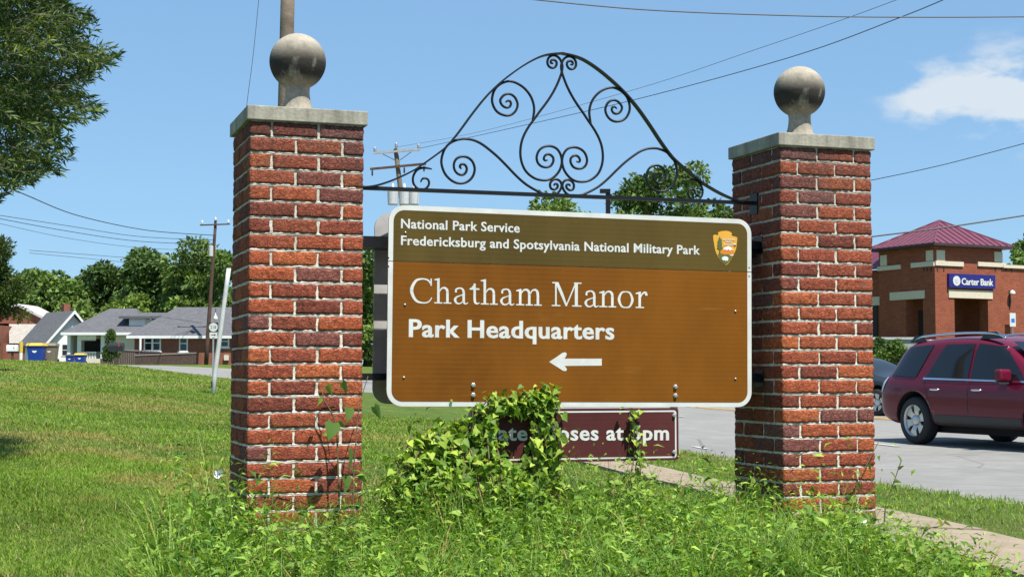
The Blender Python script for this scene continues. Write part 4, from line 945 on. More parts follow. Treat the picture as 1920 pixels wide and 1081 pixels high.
# ------------------------------------------------------------------ trees
def tree(name, label, base, clumps, nleaf, lsz, cols, trunk_r=.2, group=None, mat=None, limbs=True, wr=(.5, .8), shell=.55, cat='tree', droop=None, shape='lance', wts=None, lrad=1.0):
    """clumps: list of (centre, (rx,ry,rz)) in world space; leaves fill the clumps' shells"""
    base = Vector(base); root = thing(name, label, cat, base, 0, group); C = np.array([c for c, _ in clumps]); Rr = np.array([r for _, r in clumps])
    top = Vector(C[np.argmax(C[:, 2])]); cen = Vector(C.mean(0)); m = MB(); mid = Vector((base.x * .7 + cen.x * .3, base.y * .7 + cen.y * .3, base.z + (cen.z - base.z) * .55))
    m.tube([Vector((0, 0, -.2)), (mid - base) * .5 + Vector((trunk_r * .4, 0, 0)), mid - base, cen - base], [trunk_r * 1.25, trunk_r, trunk_r * .8, trunk_r * .35], 8); m.build('trunk', MAT_BARK, root, smooth=True)
    if limbs:
        lm = MB()
        for c in C[RNG.permutation(len(C))[:14]]:
            e = Vector(c); s_ = mid + (cen - mid) * random.uniform(0, .8); lm.tube([s_ - base, (s_ + e) / 2 - base + Vector((0, 0, .12 * (e - s_).length)), e - base], [trunk_r * .4 * lrad, trunk_r * .22 * lrad, trunk_r * .06], 5)
        lm.build('limbs', MAT_BARK, root, smooth=True)
    w = (Rr[:, 0] * Rr[:, 1] * Rr[:, 2]) ** (2 / 3) if wts is None else np.array(wts, float); pick = RNG.choice(len(C), nleaf, p=w / w.sum()); d = rdir(nleaf); rad = shell + (1.06 - shell) * RNG.random(nleaf) ** .6; rad *= 1 + .10 * RNG.standard_normal(nleaf)
    P = C[pick] + d * Rr[pick] * rad[:, None]; D = d + rdir(nleaf) * .9
    if droop is not None: D += np.array([0, 0, -droop])
    L = runi(lsz[0], lsz[1], nleaf); ct = tints(len(C), cols, .12)[pick] * (1 + .22 * RNG.standard_normal((nleaf, 1))).clip(.5, 1.7)
    V, T, nv = leaves(P - np.array(base), D, L, L * runi(wr[0], wr[1], nleaf), runi(-1.5, 1.5, nleaf), .2, .15, shape); v = Veg(); v.add(V, T, nv, ct); link('crown', v.mesh('crown', mat or MAT_FAR), root); return root
def crown_px(x0, x1, y0, y1, Z, n, r, depth=3.0, prof=None):
    """clump centres filling a photo-space silhouette at depth Z"""
    res = []; k = Z / F
    for i in range(n):
        for _ in range(30):
            u = random.uniform(-1, 1); w = random.uniform(0, 1); lim = prof(u) if prof else math.sqrt(max(0, 1 - u * u)) * .85 + .15
            if w <= lim: break
        px = (x0 + x1) / 2 + u * (x1 - x0) / 2; py = y1 - w * (y1 - y0); dz = random.uniform(-depth, depth); q = at(px, py, Z + dz); rr = r * random.uniform(.65, 1.25) * k; res.append((tuple(q), (rr * 1.15, rr * 1.15, rr * .8)))
    return res
TG = [(.09, .155, .035), (.13, .20, .045), (.17, .245, .06)]; TGL = [(.16, .24, .04), (.2, .28, .06)]; TGD = [(.065, .115, .032), (.10, .165, .042)]
def gbase(px, Z): x = (px - 960) / F * Z; return (x, Z, h1(x, Z))
BGR = 'trees beyond the houses'
tree('broadleaf_tree', 'rounded green tree standing behind the white cottage at far left', gbase(92, 158), crown_px(26, 156, 508, 600, 158, 34, 20, 5), 9000, (.35, .7), TG, .35, BGR)
tree('broadleaf_tree', 'dark green tree behind the cream porch house', gbase(212, 165), crown_px(150, 268, 500, 600, 165, 34, 20, 5), 9000, (.35, .7), TGD, .35, BGR)
tree('broadleaf_tree', 'dark broad tree between porch house and tallest tree', gbase(275, 160), crown_px(225, 335, 484, 600, 160, 34, 20, 5), 9000, (.35, .7), TGD, .35, BGR)
tree('broadleaf_tree', 'tallest dense tree behind the brick house left of the pillar', gbase(372, 150), crown_px(312, 440, 457, 600, 150, 44, 20, 5), 11000, (.32, .65), TG, .4, BGR)
tree('broadleaf_tree', 'low yellow green tree peeking over the porch house roof', gbase(240, 145), crown_px(205, 275, 556, 600, 145, 16, 12, 3), 3500, (.3, .55), TGL, .25, BGR)
tree('broadleaf_tree', 'green tree glimpsed between the left pillar and the sign', gbase(690, 120), crown_px(600, 740, 470, 690, 120, 44, 22, 4), 8000, (.3, .6), TG, .35, BGR)
tree('broadleaf_tree', 'green treetop just showing above the middle of the sign', gbase(1035, 150), crown_px(940, 1135, 382, 600, 150, 60, 22, 5), 11000, (.35, .7), TGL[:1] + TG[1:], .4, BGR)
tree('broadleaf_tree', 'large spreading tree behind the sign next to the right pillar', gbase(1270, 95), crown_px(1150, 1385, 322, 560, 95, 70, 24, 4, lambda u: .55 + .45 * math.sqrt(max(0, 1 - (u * .95) ** 2))), 15000, (.22, .45), [(.05, .10, .02), (.085, .14, .03), (.12, .17, .035)], .4, BGR, shell=.35)
tree('broadleaf_tree', 'bright green tree at the right edge behind the bank', gbase(1925, 130), crown_px(1885, 1990, 442, 620, 130, 36, 16, 4), 7000, (.3, .6), TG, .3, BGR)
tree('broadleaf_tree', 'pale tree low behind the brick building at far left edge', gbase(10, 170), crown_px(-60, 50, 545, 620, 170, 20, 18, 4), 4500, (.35, .7), TG, .3, BGR)
# cedar at the left edge
cb = gbase(-12, 40); cl = []
for i in range(60):
    t = random.random(); y = 445 + t * 150; w = 12 + 52 * min(1, t * 1.5) * random.uniform(.5, 1); q = at(-12 + random.uniform(-1, 1) * w, y, 40 + random.uniform(-.7, .7)); cl.append((tuple(q), (.32, .32, .2)))
tree('cedar_tree', 'dark cedar at the left edge above the lawn', cb, cl, 15000, (.05, .13), [(.03, .055, .014), (.07, .105, .02), (.12, .16, .03)], .14, None, MAT_LEAF, True, (.3, .5), .2, 'tree')
# willow oak overhanging top left; its trunk stands outside the picture
ob = (-8.3, 13.5, h1(-8.3, 13.5)); cl = []
def oak_edge(y):            # right-hand outline of the foliage in photo pixels
    return float(np.interp(y, [-200, -60, 0, 40, 60, 105, 160, 215, 245, 270, 300, 335, 360], [250, 180, 110, 182, 135, 222, 150, 190, 105, 132, 118, 82, 0]))
for i in range(110):
    a = random.uniform(0, 2 * math.pi); r = 3.7 * math.sqrt(random.random()); cl.append(((-9.4 + r * math.cos(a), 13.5 + r * math.sin(a), 4.9 + random.uniform(-2.0, 2.8)), (.85, .85, .55)))
for i in range(150):
    y = random.uniform(-200, 330); e = oak_edge(y); x = e - 105 - abs(random.gauss(0, 1)) * 120; q = at(x, y, 13.3 + random.uniform(-.8, 2.0)); cl.append((tuple(q), (.26, .32, .12)))
OAKC = [(.035, .07, .022), (.065, .11, .03), (.13, .18, .045), (.05, .09, .026), (.22, .27, .08)]
oak = tree('willow_oak', 'narrow leaved oak whose boughs hang in from the top left corner', ob, cl, 46000, (.06, .105), OAKC, .32, None, MAT_LEAF, True, (.16, .24), .0, wts=[2.0] * 110 + [1.3] * 150, lrad=.35)
tv = Veg(); tm = MB(); obv = np.array(ob)
for i in range(430):          # leafy twigs that make the ragged outline
    y = random.uniform(-200, 345); e = oak_edge(y) + random.uniform(-45, 22); ln_t = random.uniform(.25, .7); pxl = ln_t * F / 13
    ang = random.gauss(-.05, .45); back = 0 if i % 2 else abs(random.gauss(0, 90)); tipx = e - back; tipy = y; zz = 13 + random.uniform(-.9, 1.6)
    tip = at(tipx, tipy, zz); st = at(tipx - pxl * math.cos(ang), tipy - pxl * math.sin(ang) * -1 * .8, zz + random.uniform(-.15, .15)); md = (tip + st) / 2 + Vector((0, 0, -.03))
    C = cr([st, md, tip], 4); tm.tube([c - Vector(ob) for c in C], [.004, .0036, .0033, .003, .0026, .0022, .0018, .0015, .001][:len(C)], 4, False)
    nl_ = int(38 * ln_t / .5); t = RNG.random(nl_) ** .8; st_, tp_ = np.array(st), np.array(tip); P = st_ + (tp_ - st_) * t[:, None] + np.array([0, 0, -.12]) * (t * (1 - t))[:, None]; ax = (tp_ - st_) / np.linalg.norm(tp_ - st_); D = ax * .8 + rdir(nl_) * .75
    L = runi(.06, .105, nl_); V, T, nv = leaves(P - obv, D, L, L * runi(.17, .25, nl_), runi(-1.5, 1.5, nl_), .2, .12); tv.add(V, T, nv, tints(1, OAKC, .1) * np.ones((nl_, 1)) * (1 + .25 * RNG.standard_normal((nl_, 1))).clip(.5, 1.8))
tag(tm.build('twigs', MAT_BARK, oak), kind='stuff'); link('leaf_sprays', tv.mesh('leaf_sprays', MAT_LEAF), oak)

# shrubs
def shrub(px, py0, py1, w, Z, label, cols, conical=False):
    b = gbase(px, Z); cl = []
    for i in range(26):
        t = random.random(); ww = (w * (1 - t) if conical else w * math.sqrt(max(.05, 1 - t * t))) ; q = at(px + random.uniform(-1, 1) * ww, py1 - t * (py1 - py0), Z + random.uniform(-.5, .5)); r = (w * .4) * Z / F; cl.append((tuple(q), (r, r, r * .9)))
    return tree('shrub', label, b, cl, 3000, (.09, .2), cols, .05, None, MAT_FAR, False, cat='shrub')
shrub(208, 622, 672, 15, 112, 'dark conical evergreen shrub beside the porch house', TGD, True)
shrub(1678, 646, 684, 26, 73, 'rounded green shrub in front of the bank left of the red car', [(.07, .13, .02), (.12, .19, .035)])
shrub(1652, 640, 684, 18, 74.5, 'darker shrub beside the brick pillar in front of the bank', TGD)

# ------------------------------------------------------------------ houses on the left
def shingle_mat(name, col):
    M = Mat(name); v = M.world((1, 1, 1)); n = M.noise(v, 6, 6, .7); b = M.n('ShaderNodeTexBrick'); b.inputs['Scale'].default_value = 2.2; b.inputs['Mortar Size'].default_value = .012; b.inputs['Color1'].default_value = tuple(k * .8 for k in col) + (1,); b.inputs['Color2'].default_value = tuple(k * 1.2 for k in col) + (1,); b.inputs['Mortar'].default_value = tuple(k * .5 for k in col) + (1,)
    mp = M.n('ShaderNodeMapping'); mp.inputs['Rotation'].default_value = (R(90), 0, 0); M.l(v, mp.inputs['Vector']); M.l(mp.outputs[0], b.inputs['Vector'])
    M.set(M.mix(.5, b.outputs['Color'], M.ramp(n, [(.3, tuple(k * .7 for k in col)), (.7, tuple(k * 1.3 for k in col))])), .9, .2); return M.m
def wallbrick_mat(name, c1, c2, mo, scale=4.6):
    M = Mat(name); v = M.coord('Object'); s = M.sep(v); cmb = M.n('ShaderNodeCombineXYZ'); M.l(M.math('ADD', s[0], s[1]), cmb.inputs[0]); M.l(s[2], cmb.inputs[1])
    b = M.n('ShaderNodeTexBrick'); b.inputs['Scale'].default_value = scale; b.inputs['Mortar Size'].default_value = .018; b.inputs['Color1'].default_value = c1 + (1,); b.inputs['Color2'].default_value = c2 + (1,); b.inputs['Mortar'].default_value = mo + (1,); b.inputs['Brick Width'].default_value = 1.0; b.inputs['Row Height'].default_value = .36; M.l(cmb.outputs[0], b.inputs['Vector'])
    n = M.noise(v, 1.4, 5, .6); M.set(M.mix(.35, b.outputs['Color'], M.ramp(n, [(.3, (.55, .55, .55)), (.7, (1.2, 1.2, 1.2))]), 'MULTIPLY'), .9, .2); M.bump(b.outputs['Fac'], -.3, .01); return M.m
MAT_SHING = shingle_mat('grey_shingle', (.115, .115, .122)); MAT_SHING2 = shingle_mat('pale_roof', (.36, .33, .29))
MAT_HB = wallbrick_mat('house_brick', (.27, .085, .05), (.21, .065, .042), (.33, .26, .21)); MAT_BB = wallbrick_mat('bank_brick', (.29, .075, .036), (.225, .055, .03), (.33, .19, .13), 3.2)
MAT_CREAM = simple('cream_paint', (.62, .57, .46), .7, .06); MAT_DARKWOOD = simple('dark_weathered_wood', (.075, .05, .042), .9, .35, 6); MAT_PANE = MAT_GLASS; MAT_DARK = simple('dark_interior', (.02, .02, .022), .8, .2)
def px_xz(px, py, Z): p = at(px, py, Z); return p.x, p.z
def wpart(parent, name, mat, x0, x1, y0, y1, z0, z1): b = parent.location; m = MB(); m.bx(x0 - b.x, x1 - b.x, y0 - b.y, y1 - b.y, z0 - b.z, z1 - b.z); return m.build(name, mat, parent)
def window(parent, x0, x1, z0, z1, yf, sash=True, mull=False):
    """white framed sash window standing proud of a wall whose face is at y = yf"""
    b = parent.location; f = .10; m = MB()
    def bb(a, c, d, e, y0, y1): m.bx(a - b.x, c - b.x, y0 - b.y, y1 - b.y, d - b.z, e - b.z)
    bb(x0, x0 + f, z0, z1, yf - .06, yf + .05); bb(x1 - f, x1, z0, z1, yf - .06, yf + .05); bb(x0 + f, x1 - f, z1 - f, z1, yf - .058, yf + .05); bb(x0 + f, x1 - f, z0, z0 + f, yf - .058, yf + .05)
    if sash: bb(x0 + f, x1 - f, (z0 + z1) / 2 - .035, (z0 + z1) / 2 + .035, yf - .05, yf + .05)
    if mull: bb((x0 + x1) / 2 - .08, (x0 + x1) / 2 + .08, z0 + f, z1 - f, yf - .056, yf + .05)
    w = m.build('window', MAT_WHITE, parent); m = MB(); bb(x0 + f, x1 - f, z0 + f, z1 - f, yf - .02, yf + .045); m.build('pane', MAT_PANE, w)
    m = MB(); bb(x0 - .08, x1 + .08, z0 - .09, z0 - .002, yf - .12, yf + .05); m.build('sill', MAT_WHITE, w); return w
def roof(parent, pts, faces, mat, name='roof'): b = parent.location; m = MB(); m.v = [(p[0] - b.x, p[1] - b.y, p[2] - b.z) for p in pts]; m.f = faces; return m.build(name, mat, parent)
def hip(parent, x0, x1, y0, y1, ze, rx0, rx1, ry, zr, mat):
    P = [(x0, y0, ze), (x1, y0, ze), (x1, y1, ze), (x0, y1, ze), (rx0, ry, zr), (rx1, ry, zr)]; r = roof(parent, P, [(0, 1, 5, 4), (1, 2, 5), (2, 3, 4, 5), (3, 0, 4), (0, 3, 2, 1)], mat)
    b = parent.location; m = MB(); m.bx(x0 - .02 - b.x, x1 + .02 - b.x, y0 - .02 - b.y, y1 + .02 - b.y, ze - .22 - b.z, ze - .004 - b.z); m.build('eave', MAT_WHITE, r); return r
# brick house
Z1 = 118.0; bx_, bz_ = px_xz(330, 686, Z1)
H1 = thing('brick_house', 'low red brick house with grey hip roof next to the left pillar', 'house', (bx_, Z1, bz_ - .3)); b = H1.location
xl, _ = px_xz(252, 650, Z1); xr, _ = px_xz(520, 650, Z1); ze = px_xz(300, 629, Z1)[1]; wpart(H1, 'wall', MAT_HB, xl, xr, Z1, Z1 + 10, bz_ - .6, ze - .2)
ex0 = px_xz(240, 640, Z1)[0]; rz = at(360, 575.5, Z1 + 5).z; hip(H1, ex0, xr + .6, Z1 - .45, Z1 + 10.7, ze, at(331, 575, Z1 + 5).x, at(470, 575, Z1 + 5).x, Z1 + 5, rz, MAT_SHING)
for (a, c, t, bt, mu) in ((270, 302, 627, 658, True), (336, 352.5, 628, 659, False), (413, 430, 628, 651, False)): window(H1, px_xz(a, 640, Z1)[0], px_xz(c, 640, Z1)[0], px_xz(300, bt, Z1)[1], px_xz(300, t, Z1)[1], Z1, True, mu)
pzx = px_xz(263.5, 640, Z1 - .5)[0]; m = MB(); m.tube([(pzx - b.x, -.55, .2), (pzx - b.x, -.55, ze - .25 - b.z)], .09, 8); m.build('porch_post', MAT_WHITE, H1)
m = MB(); m.bx(at(425, 672, Z1).x - b.x - .18, at(425, 672, Z1).x - b.x + .18, -.2, -.002, at(425, 675, Z1).z - b.z, at(425, 665, Z1).z - b.z); m.build('meter_box', MAT_CREAM, H1)
# wooden ramp with board railing
rp = thing('wooden_ramp', 'dark weathered wooden ramp with board railings before the brick house', 'ramp', (bx_, Z1 - 3, bz_ - .3)); rb = rp.location
def board_run(xa, ya_top, xb, yb_top, ybot, Zr, tag_):
    n = int(abs(xb - xa) / 3.4)
    for i in range(n):
        t = (i + .5) / n; px = xa + (xb - xa) * t; top = at(px, ya_top + (yb_top - ya_top) * t, Zr).z; X = at(px, 660, Zr).x; lo = at(px, ybot, Zr).z; m = MB(); w = abs(xb - xa) / n * Zr / F * .43; m.bx(X - w - rb.x, X + w - rb.x, Zr - .02 - rb.y, Zr + .02 - rb.y, lo - rb.z, top - .06 - rb.z); m.build('board', MAT_DARKWOOD, rp)
    A = at(xa, ya_top, Zr); B = at(xb, yb_top, Zr); m = MB(); m.prism([tuple(A - rb + Vector((0, -.06, 0))), tuple(B - rb + Vector((0, -.06, 0))), tuple(B - rb + Vector((0, -.06, -.1))), tuple(A - rb + Vector((0, -.06, -.1)))], (0, .14, 0)); m.build('handrail', simple('grey_rail', (.22, .19, .17), .9, .2), rp)
board_run(224, 654, 300, 658, 684, Z1 - 2.2, 0); board_run(252, 664.5, 368, 660, 684, Z1 - 3.2, 1); board_run(188, 672, 224, 652, 686, Z1 - 2.6, 2)
# cream porch house
Z2 = 126.0; bx2, bz2 = px_xz(190, 684, Z2); H2 = thing('porch_house', 'cream house with grey roof and white porch columns', 'house', (bx2, Z2, bz2 - .3)); b = H2.location
ze2 = px_xz(200, 623, Z2)[1]; XL = px_xz(126, 640, Z2)[0]; XR = px_xz(262, 640, Z2)[0]; P0 = px_xz(143, 640, Z2)[0]; P1 = px_xz(196, 640, Z2)[0]
wpart(H2, 'wall', MAT_CREAM, XL, XR, Z2 + 2.2, Z2 + 10, bz2 - .6, ze2 - .2); wpart(H2, 'wall', MAT_WHITE, XL, P0 - .5, Z2, Z2 + 2.19, bz2 - .6, ze2 - .2); wpart(H2, 'wall', MAT_CREAM, P1, XR, Z2, Z2 + 2.19, bz2 - .6, ze2 - .2); wpart(H2, 'porch_floor', MAT_CREAM, P0 - .5, P1, Z2 - .1, Z2 + 2.19, bz2 - .6, px_xz(1, 672, Z2)[1])
hip(H2, px_xz(118, 640, Z2)[0], XR + .5, Z2 - .6, Z2 + 10.6, ze2, at(206, 578, Z2 + 5).x, at(256, 578, Z2 + 5).x, Z2 + 5, at(230, 578, Z2 + 5).z, MAT_SHING)
for px in (148, 192): x = px_xz(px, 640, Z2)[0]; wpart(H2, 'column', MAT_WHITE, x - .16, x + .16, Z2 + .06, Z2 + .38, px_xz(1, 671.9, Z2)[1], ze2 - .21)
x = px_xz(156, 640, Z2)[0]; wpart(H2, 'door', MAT_DARK, x - .5, x + .5, Z2 + 2.12, Z2 + 2.19, px_xz(1, 671.9, Z2)[1], px_xz(1, 638, Z2)[1])
x = px_xz(182, 640, Z2)[0]; wpart(H2, 'porch_window', MAT_DARK, x - .7, x + .7, Z2 + 2.12, Z2 + 2.19, px_xz(1, 658, Z2)[1], px_xz(1, 634, Z2)[1])
m = MB(); n = 9; xa = px_xz(151, 640, Z2)[0]; xb = px_xz(180, 640, Z2)[0]; zt = ze2 - .22; aw = wpart(H2, 'awning', MAT_WHITE, xa, xb, Z2 - .02, Z2 + .04, zt - .35, zt)
for i in range(n): c = xa + (xb - xa) * (i + .5) / n; m.prism([(c - .085 - b.x, Z2 - .03 - b.y, zt - .35 - b.z), (c + .085 - b.x, Z2 - .03 - b.y, zt - .35 - b.z), (c - b.x, Z2 - .03 - b.y, zt - .47 - b.z)], (0, .05, 0))
m.build('scalloped_edge', MAT_WHITE, aw)
rl = wpart(H2, 'porch_rail', MAT_WHITE, px_xz(162, 1, Z2)[0], px_xz(190, 1, Z2)[0], Z2 + .10, Z2 + .2, px_xz(1, 661, Z2)[1], px_xz(1, 659, Z2)[1])
for i in range(10): x = px_xz(163 + i * 2.9, 1, Z2)[0]; wpart(H2, 'baluster', MAT_WHITE, x - .03, x + .03, Z2 + .12, Z2 + .18, px_xz(1, 671.9, Z2)[1], px_xz(1, 661, Z2)[1])
# dormer with its own little roof
dx0 = at(243, 600, Z2 + 3).x; dx1 = at(283, 600, Z2 + 3).x; dz0 = at(260, 616, Z2 + 3).z; dz1 = at(260, 599, Z2 + 3).z; dm = wpart(H2, 'dormer', MAT_WHITE, dx0 + .5, dx1, Z2 + .9, Z2 + 6, dz0 - .6, dz1); m = MB(); m.prism([(dx0 - .3 - b.x, .5, dz1 - b.z + .004), (dx0 - .3 - b.x, 6.4, dz1 + .55 - b.z), (dx0 - .3 - b.x, 6.4, dz1 + .75 - b.z), (dx0 - .3 - b.x, .5, dz1 + .22 - b.z)], (dx1 + 1.5 - dx0, 0, 0)); m.build('dormer_roof', MAT_SHING, dm)
# white gabled cottage, turned so that its left roof slope shows
Z3_ = 134.0; bx3, bz3 = px_xz(134, 682, Z3_); H3 = thing('white_cottage', 'white wooden cottage with steep grey gable roof and brick chimney', 'house', (bx3, Z3_, bz3 - .3), R(40)); k3 = Z3_ / F
hw = 2.2; ln3 = 5.2; ev = (682 - 634) * k3 + .3; rdg = (682 - 582) * k3 + .3
m = MB(); m.prism([(-hw, 0, -.5), (hw, 0, -.5), (hw, 0, ev), (0, 0, rdg - .35), (-hw, 0, ev)], (0, ln3, 0)); m.build('wall', MAT_WHITE, H3)
m = MB(); o3 = .55; sl_ = (rdg - ev) / hw
for s in (-1, 1): m.prism([(0, -.5, rdg), (s * (hw + o3), -.5, ev - o3 * sl_), (s * (hw + o3), -.5, ev - o3 * sl_ - .16), (0, -.5, rdg - .2)], (0, ln3 + 1, 0))
r3 = m.build('roof', MAT_SHING, H3); m = MB()
for s in (-1, 1): m.prism([(0, -.56, rdg + .02), (s * (hw + o3), -.56, ev - o3 * sl_ + .02), (s * (hw + o3), -.56, ev - o3 * sl_ - .24), (0, -.56, rdg - .28)], (0, .05, 0))
m.build('fascia', MAT_WHITE, r3); m = MB(); m.bx(.5, 1.1, 3, 3.6, ev, rdg + .75); m.build('chimney', MAT_HB, H3)
m = MB(); m.bx(-1.0, .3, -.05, -.001, 1.0, 2.1); w = m.build('window', MAT_WHITE, H3); m = MB(); m.bx(-.9, .2, -.06, -.052, 1.08, 1.52); m.bx(-.9, .2, -.06, -.052, 1.58, 2.02); m.build('pane', MAT_PANE, w)
# brick building with pale sloping roof
Z4_ = 142.0; bx4, bz4 = px_xz(40, 680, Z4_); H4 = thing('brick_building', 'red brick building with pale sloping front roof at far left', 'building', (bx4, Z4_, bz4 - .3)); b = H4.location
wpart(H4, 'wall', MAT_HB, px_xz(-60, 1, Z4_)[0], px_xz(18, 1, Z4_)[0], Z4_ - .6, Z4_ + 9, bz4 - .6, px_xz(1, 610, Z4_)[1]); wpart(H4, 'wall', MAT_HB, px_xz(18.2, 1, Z4_)[0], px_xz(108, 1, Z4_)[0], Z4_, Z4_ + 9, bz4 - .6, px_xz(1, 643, Z4_)[1])
A = [at(17, 643, Z4_ - .4), at(104, 643, Z4_ - .4), at(104, 607, Z4_ + 3), at(17, 607, Z4_ + 3)]; m = MB(); m.prism([tuple(p - b) for p in A], (0, .2, -.12)); m.build('front_roof', MAT_SHING2, H4)
G = [at(-40, 606, Z4_ + 3.3), at(100, 606, Z4_ + 3.3), at(100, 603, Z4_ + 3.3), at(31, 571, Z4_ + 3.3), at(-40, 603, Z4_ + 3.3)]; m = MB(); m.prism([tuple(p - b) for p in G], (0, 6, 0)); m.build('gable', MAT_HB, H4)
m = MB(); A1, A2, A3 = at(104, 605, Z4_ + 3), at(31, 568.5, Z4_ + 3), at(-44, 605, Z4_ + 3)
for p, q in ((A1, A2), (A2, A3)): m.prism([tuple(p - b), tuple(q - b), tuple(q - b + Vector((0, 0, -.24))), tuple(p - b + Vector((0, 0, -.24)))], (0, 6.6, 0))
m.build('gable_roof', simple('pale_trim', (.5, .48, .46), .7, .1), H4)
window(H4, px_xz(-8, 1, Z4_)[0], px_xz(2, 1, Z4_)[0], px_xz(1, 655, Z4_)[1], px_xz(1, 622, Z4_)[1], Z4_ - .6)
# wheelie bins, mailboxes, marker post
MAT_BLUE = simple('blue_plastic', (.012, .05, .30), .45, .1); MAT_BLID = simple('yellow_lid', (.66, .42, .05), .5, .08); MAT_BROWNB = simple('brown_plastic', (.20, .16, .11), .6, .1)
def bin_(px, py0, py1, w, Z, label, body, lid):
    X = (px - 960) / F * Z; zb = at(px, py1, Z).z; H = (py1 - py0) * Z / F; ww = w * Z / F; r = thing('wheelie_bin', label, 'bin', (X, Z, zb), 0, 'wheelie bins by the houses'); m = MB()
    m.v = [(-ww * .40, -ww * .4, 0), (ww * .40, -ww * .4, 0), (ww * .40, ww * .4, 0), (-ww * .40, ww * .4, 0), (-ww * .5, -ww * .5, H * .86), (ww * .5, -ww * .5, H * .86), (ww * .5, ww * .5, H * .86), (-ww * .5, ww * .5, H * .86)]; m.f = [(3, 2, 1, 0), (0, 1, 5, 4), (1, 2, 6, 5), (2, 3, 7, 6), (3, 0, 4, 7), (4, 5, 6, 7)]; bevel(m.build('body', body, r), .03)
    m = MB(); m.v = [(-ww * .54, -ww * .56, H * .862), (ww * .54, -ww * .56, H * .862), (ww * .54, ww * .54, H * .862), (-ww * .54, ww * .54, H * .862), (-ww * .48, -ww * .4, H), (ww * .48, -ww * .4, H), (ww * .48, ww * .5, H), (-ww * .48, ww * .5, H)]; m.f = [(3, 2, 1, 0), (0, 1, 5, 4), (1, 2, 6, 5), (2, 3, 7, 6), (3, 0, 4, 7), (4, 5, 6, 7)]; m.build('lid', lid, r)
    for s in (-1, 1): m = MB(); m.tube([(s * ww * .42, ww * .42, .12), (s * ww * .50, ww * .42, .12)], .12, 12); m.build('wheel', MAT_DARK, r)
    m = MB(); m.lathe([(.001, -ww * .47), (.16 * ww, -ww * .47)], (0, 0, H * .62), 12, 'y'); m.build('emblem', MAT_WHITE, r)
bin_(69.5, 643, 679, 29, 84, 'large blue wheelie bin with yellow lid, leftmost of the bins', MAT_BLUE, MAT_BLID)
bin_(96, 643, 680, 24, 85, 'brown wheelie bin right of the large blue one', MAT_BROWNB, MAT_BROWNB)
bin_(133, 664, 684, 15, 88, 'small blue bin with dark lid beside the yellow lidded small one', MAT_BLUE, simple('dark_lid', (.05, .055, .07), .5))
bin_(152, 662, 684, 18, 87, 'small blue bin with yellow lid near the porch', MAT_BLUE, MAT_BLID)
def mailbox(px, py, w, h, Z, label, mat, postbot):
    X = (px - 960) / F * Z; z = at(px, py, Z).z; k = Z / F; hh_ = h * k; r = thing('mailbox', label, 'mailbox', (X, Z, at(px, postbot, Z).z)); L = w * k; zo = z - r.location.z; pr = [(-hh_ * .4, 0), (hh_ * .4, 0), (hh_ * .4, hh_ * .55)] + [(hh_ * .4 * math.cos(a), hh_ * .55 + hh_ * .42 * math.sin(a)) for a in np.linspace(.2, math.pi - .2, 7)] + [(-hh_ * .4, hh_ * .55)]
    m = MB(); m.prism([(-L / 2, y, zo - hh_ / 2 + zz) for y, zz in pr], (L, 0, 0)); m.build('box', mat, r); m = MB(); m.bx(-.05, .05, -.05, .05, -.2, zo - hh_ / 2); m.build('post', MAT_DARKWOOD, r); m = MB(); m.bx(L * .2, L * .26, -hh_ * .42 - .02, -hh_ * .42, zo, zo + hh_ * .45); m.build('flag', simple('red_flag', (.5, .03, .02), .5), r); return r
mailbox(219, 650, 27, 17, 70, 'black mailbox on a wooden post in front of the ramp', simple('black_mailbox', (.02, .02, .022), .4, .1), 686)
mailbox(24, 652, 20, 12, 82, 'white mailbox on a post at the far left of the lawn crest', MAT_WHITE, 682)
mk = thing('marker_post', 'white marker post with yellow top at the lawn crest', 'post', (at(39, 682, 83).x, 83, at(39, 684, 83).z)); k = 83 / F
m = MB(); m.tube([(0, 0, 0), (0, 0, 24 * k)], .09, 10); m.build('shaft', MAT_WHITE, mk); m = MB(); m.tube([(0, 0, 24 * k), (0, 0, 44 * k)], .10, 10); m.build('sleeve', MAT_BLID, mk)

# ------------------------------------------------------------------ bank on the right
ZB = 90.0; cb_ = at(1755, 650, ZB); A_ = R(62); bank = thing('bank', 'red brick bank with square corner tower and maroon metal roof', 'bank', (cb_.x, ZB, cb_.z), math.pi / 2 - A_)
# local frame: x along the lit right-hand face, y going back along the shaded left face, corner at the origin
TWR, TWL = 5.6, 4.9
rx = Vector((math.sin(A_), math.cos(A_), 0)); lx_ = Vector((-math.cos(A_), math.sin(A_), 0)); nR = Vector((math.cos(A_), -math.sin(A_), 0))*1.0; nL = -rx
def rface(px, py): p = on_plane(px, py, cb_, nR); d = p - cb_; return d.dot(rx), d.z
def lface(px, py): p = on_plane(px, py, cb_, nL); d = p - cb_; return d.dot(lx_), d.z
HT = rface(1755, 461)[1]; MAT_STONE = simple('cast_lintel', (.60, .52, .40), .85, .08); MAT_METROOF = simple('maroon_metal_roof', (.15, .040, .068), .5, .14, 3)
def rwall(name, px0, px1, py0, py1, mat, t=.06, parent=None, y0=None):
    x0, _ = rface(px0, 600); x1, _ = rface(px1, 600); xm = (px0 + px1) / 2; z1 = rface(xm, py0)[1]; z0 = rface(xm, py1)[1]; m = MB(); m.bx(x0, x1, -t if y0 is None else y0, .05, z0, z1); return m.build(name, mat, parent or bank)
def lwall(name, px0, px1, py0, py1, mat, t=.06):
    a0 = lface(px0, 600)[0]; a1 = lface(px1, 600)[0]; xm = (px0 + px1) / 2; z1 = lface(xm, py0)[1]; z0 = lface(xm, py1)[1]; m = MB(); m.bx(-t, .05, min(a0, a1), max(a0, a1), z0, z1); return m.build(name, mat, bank)
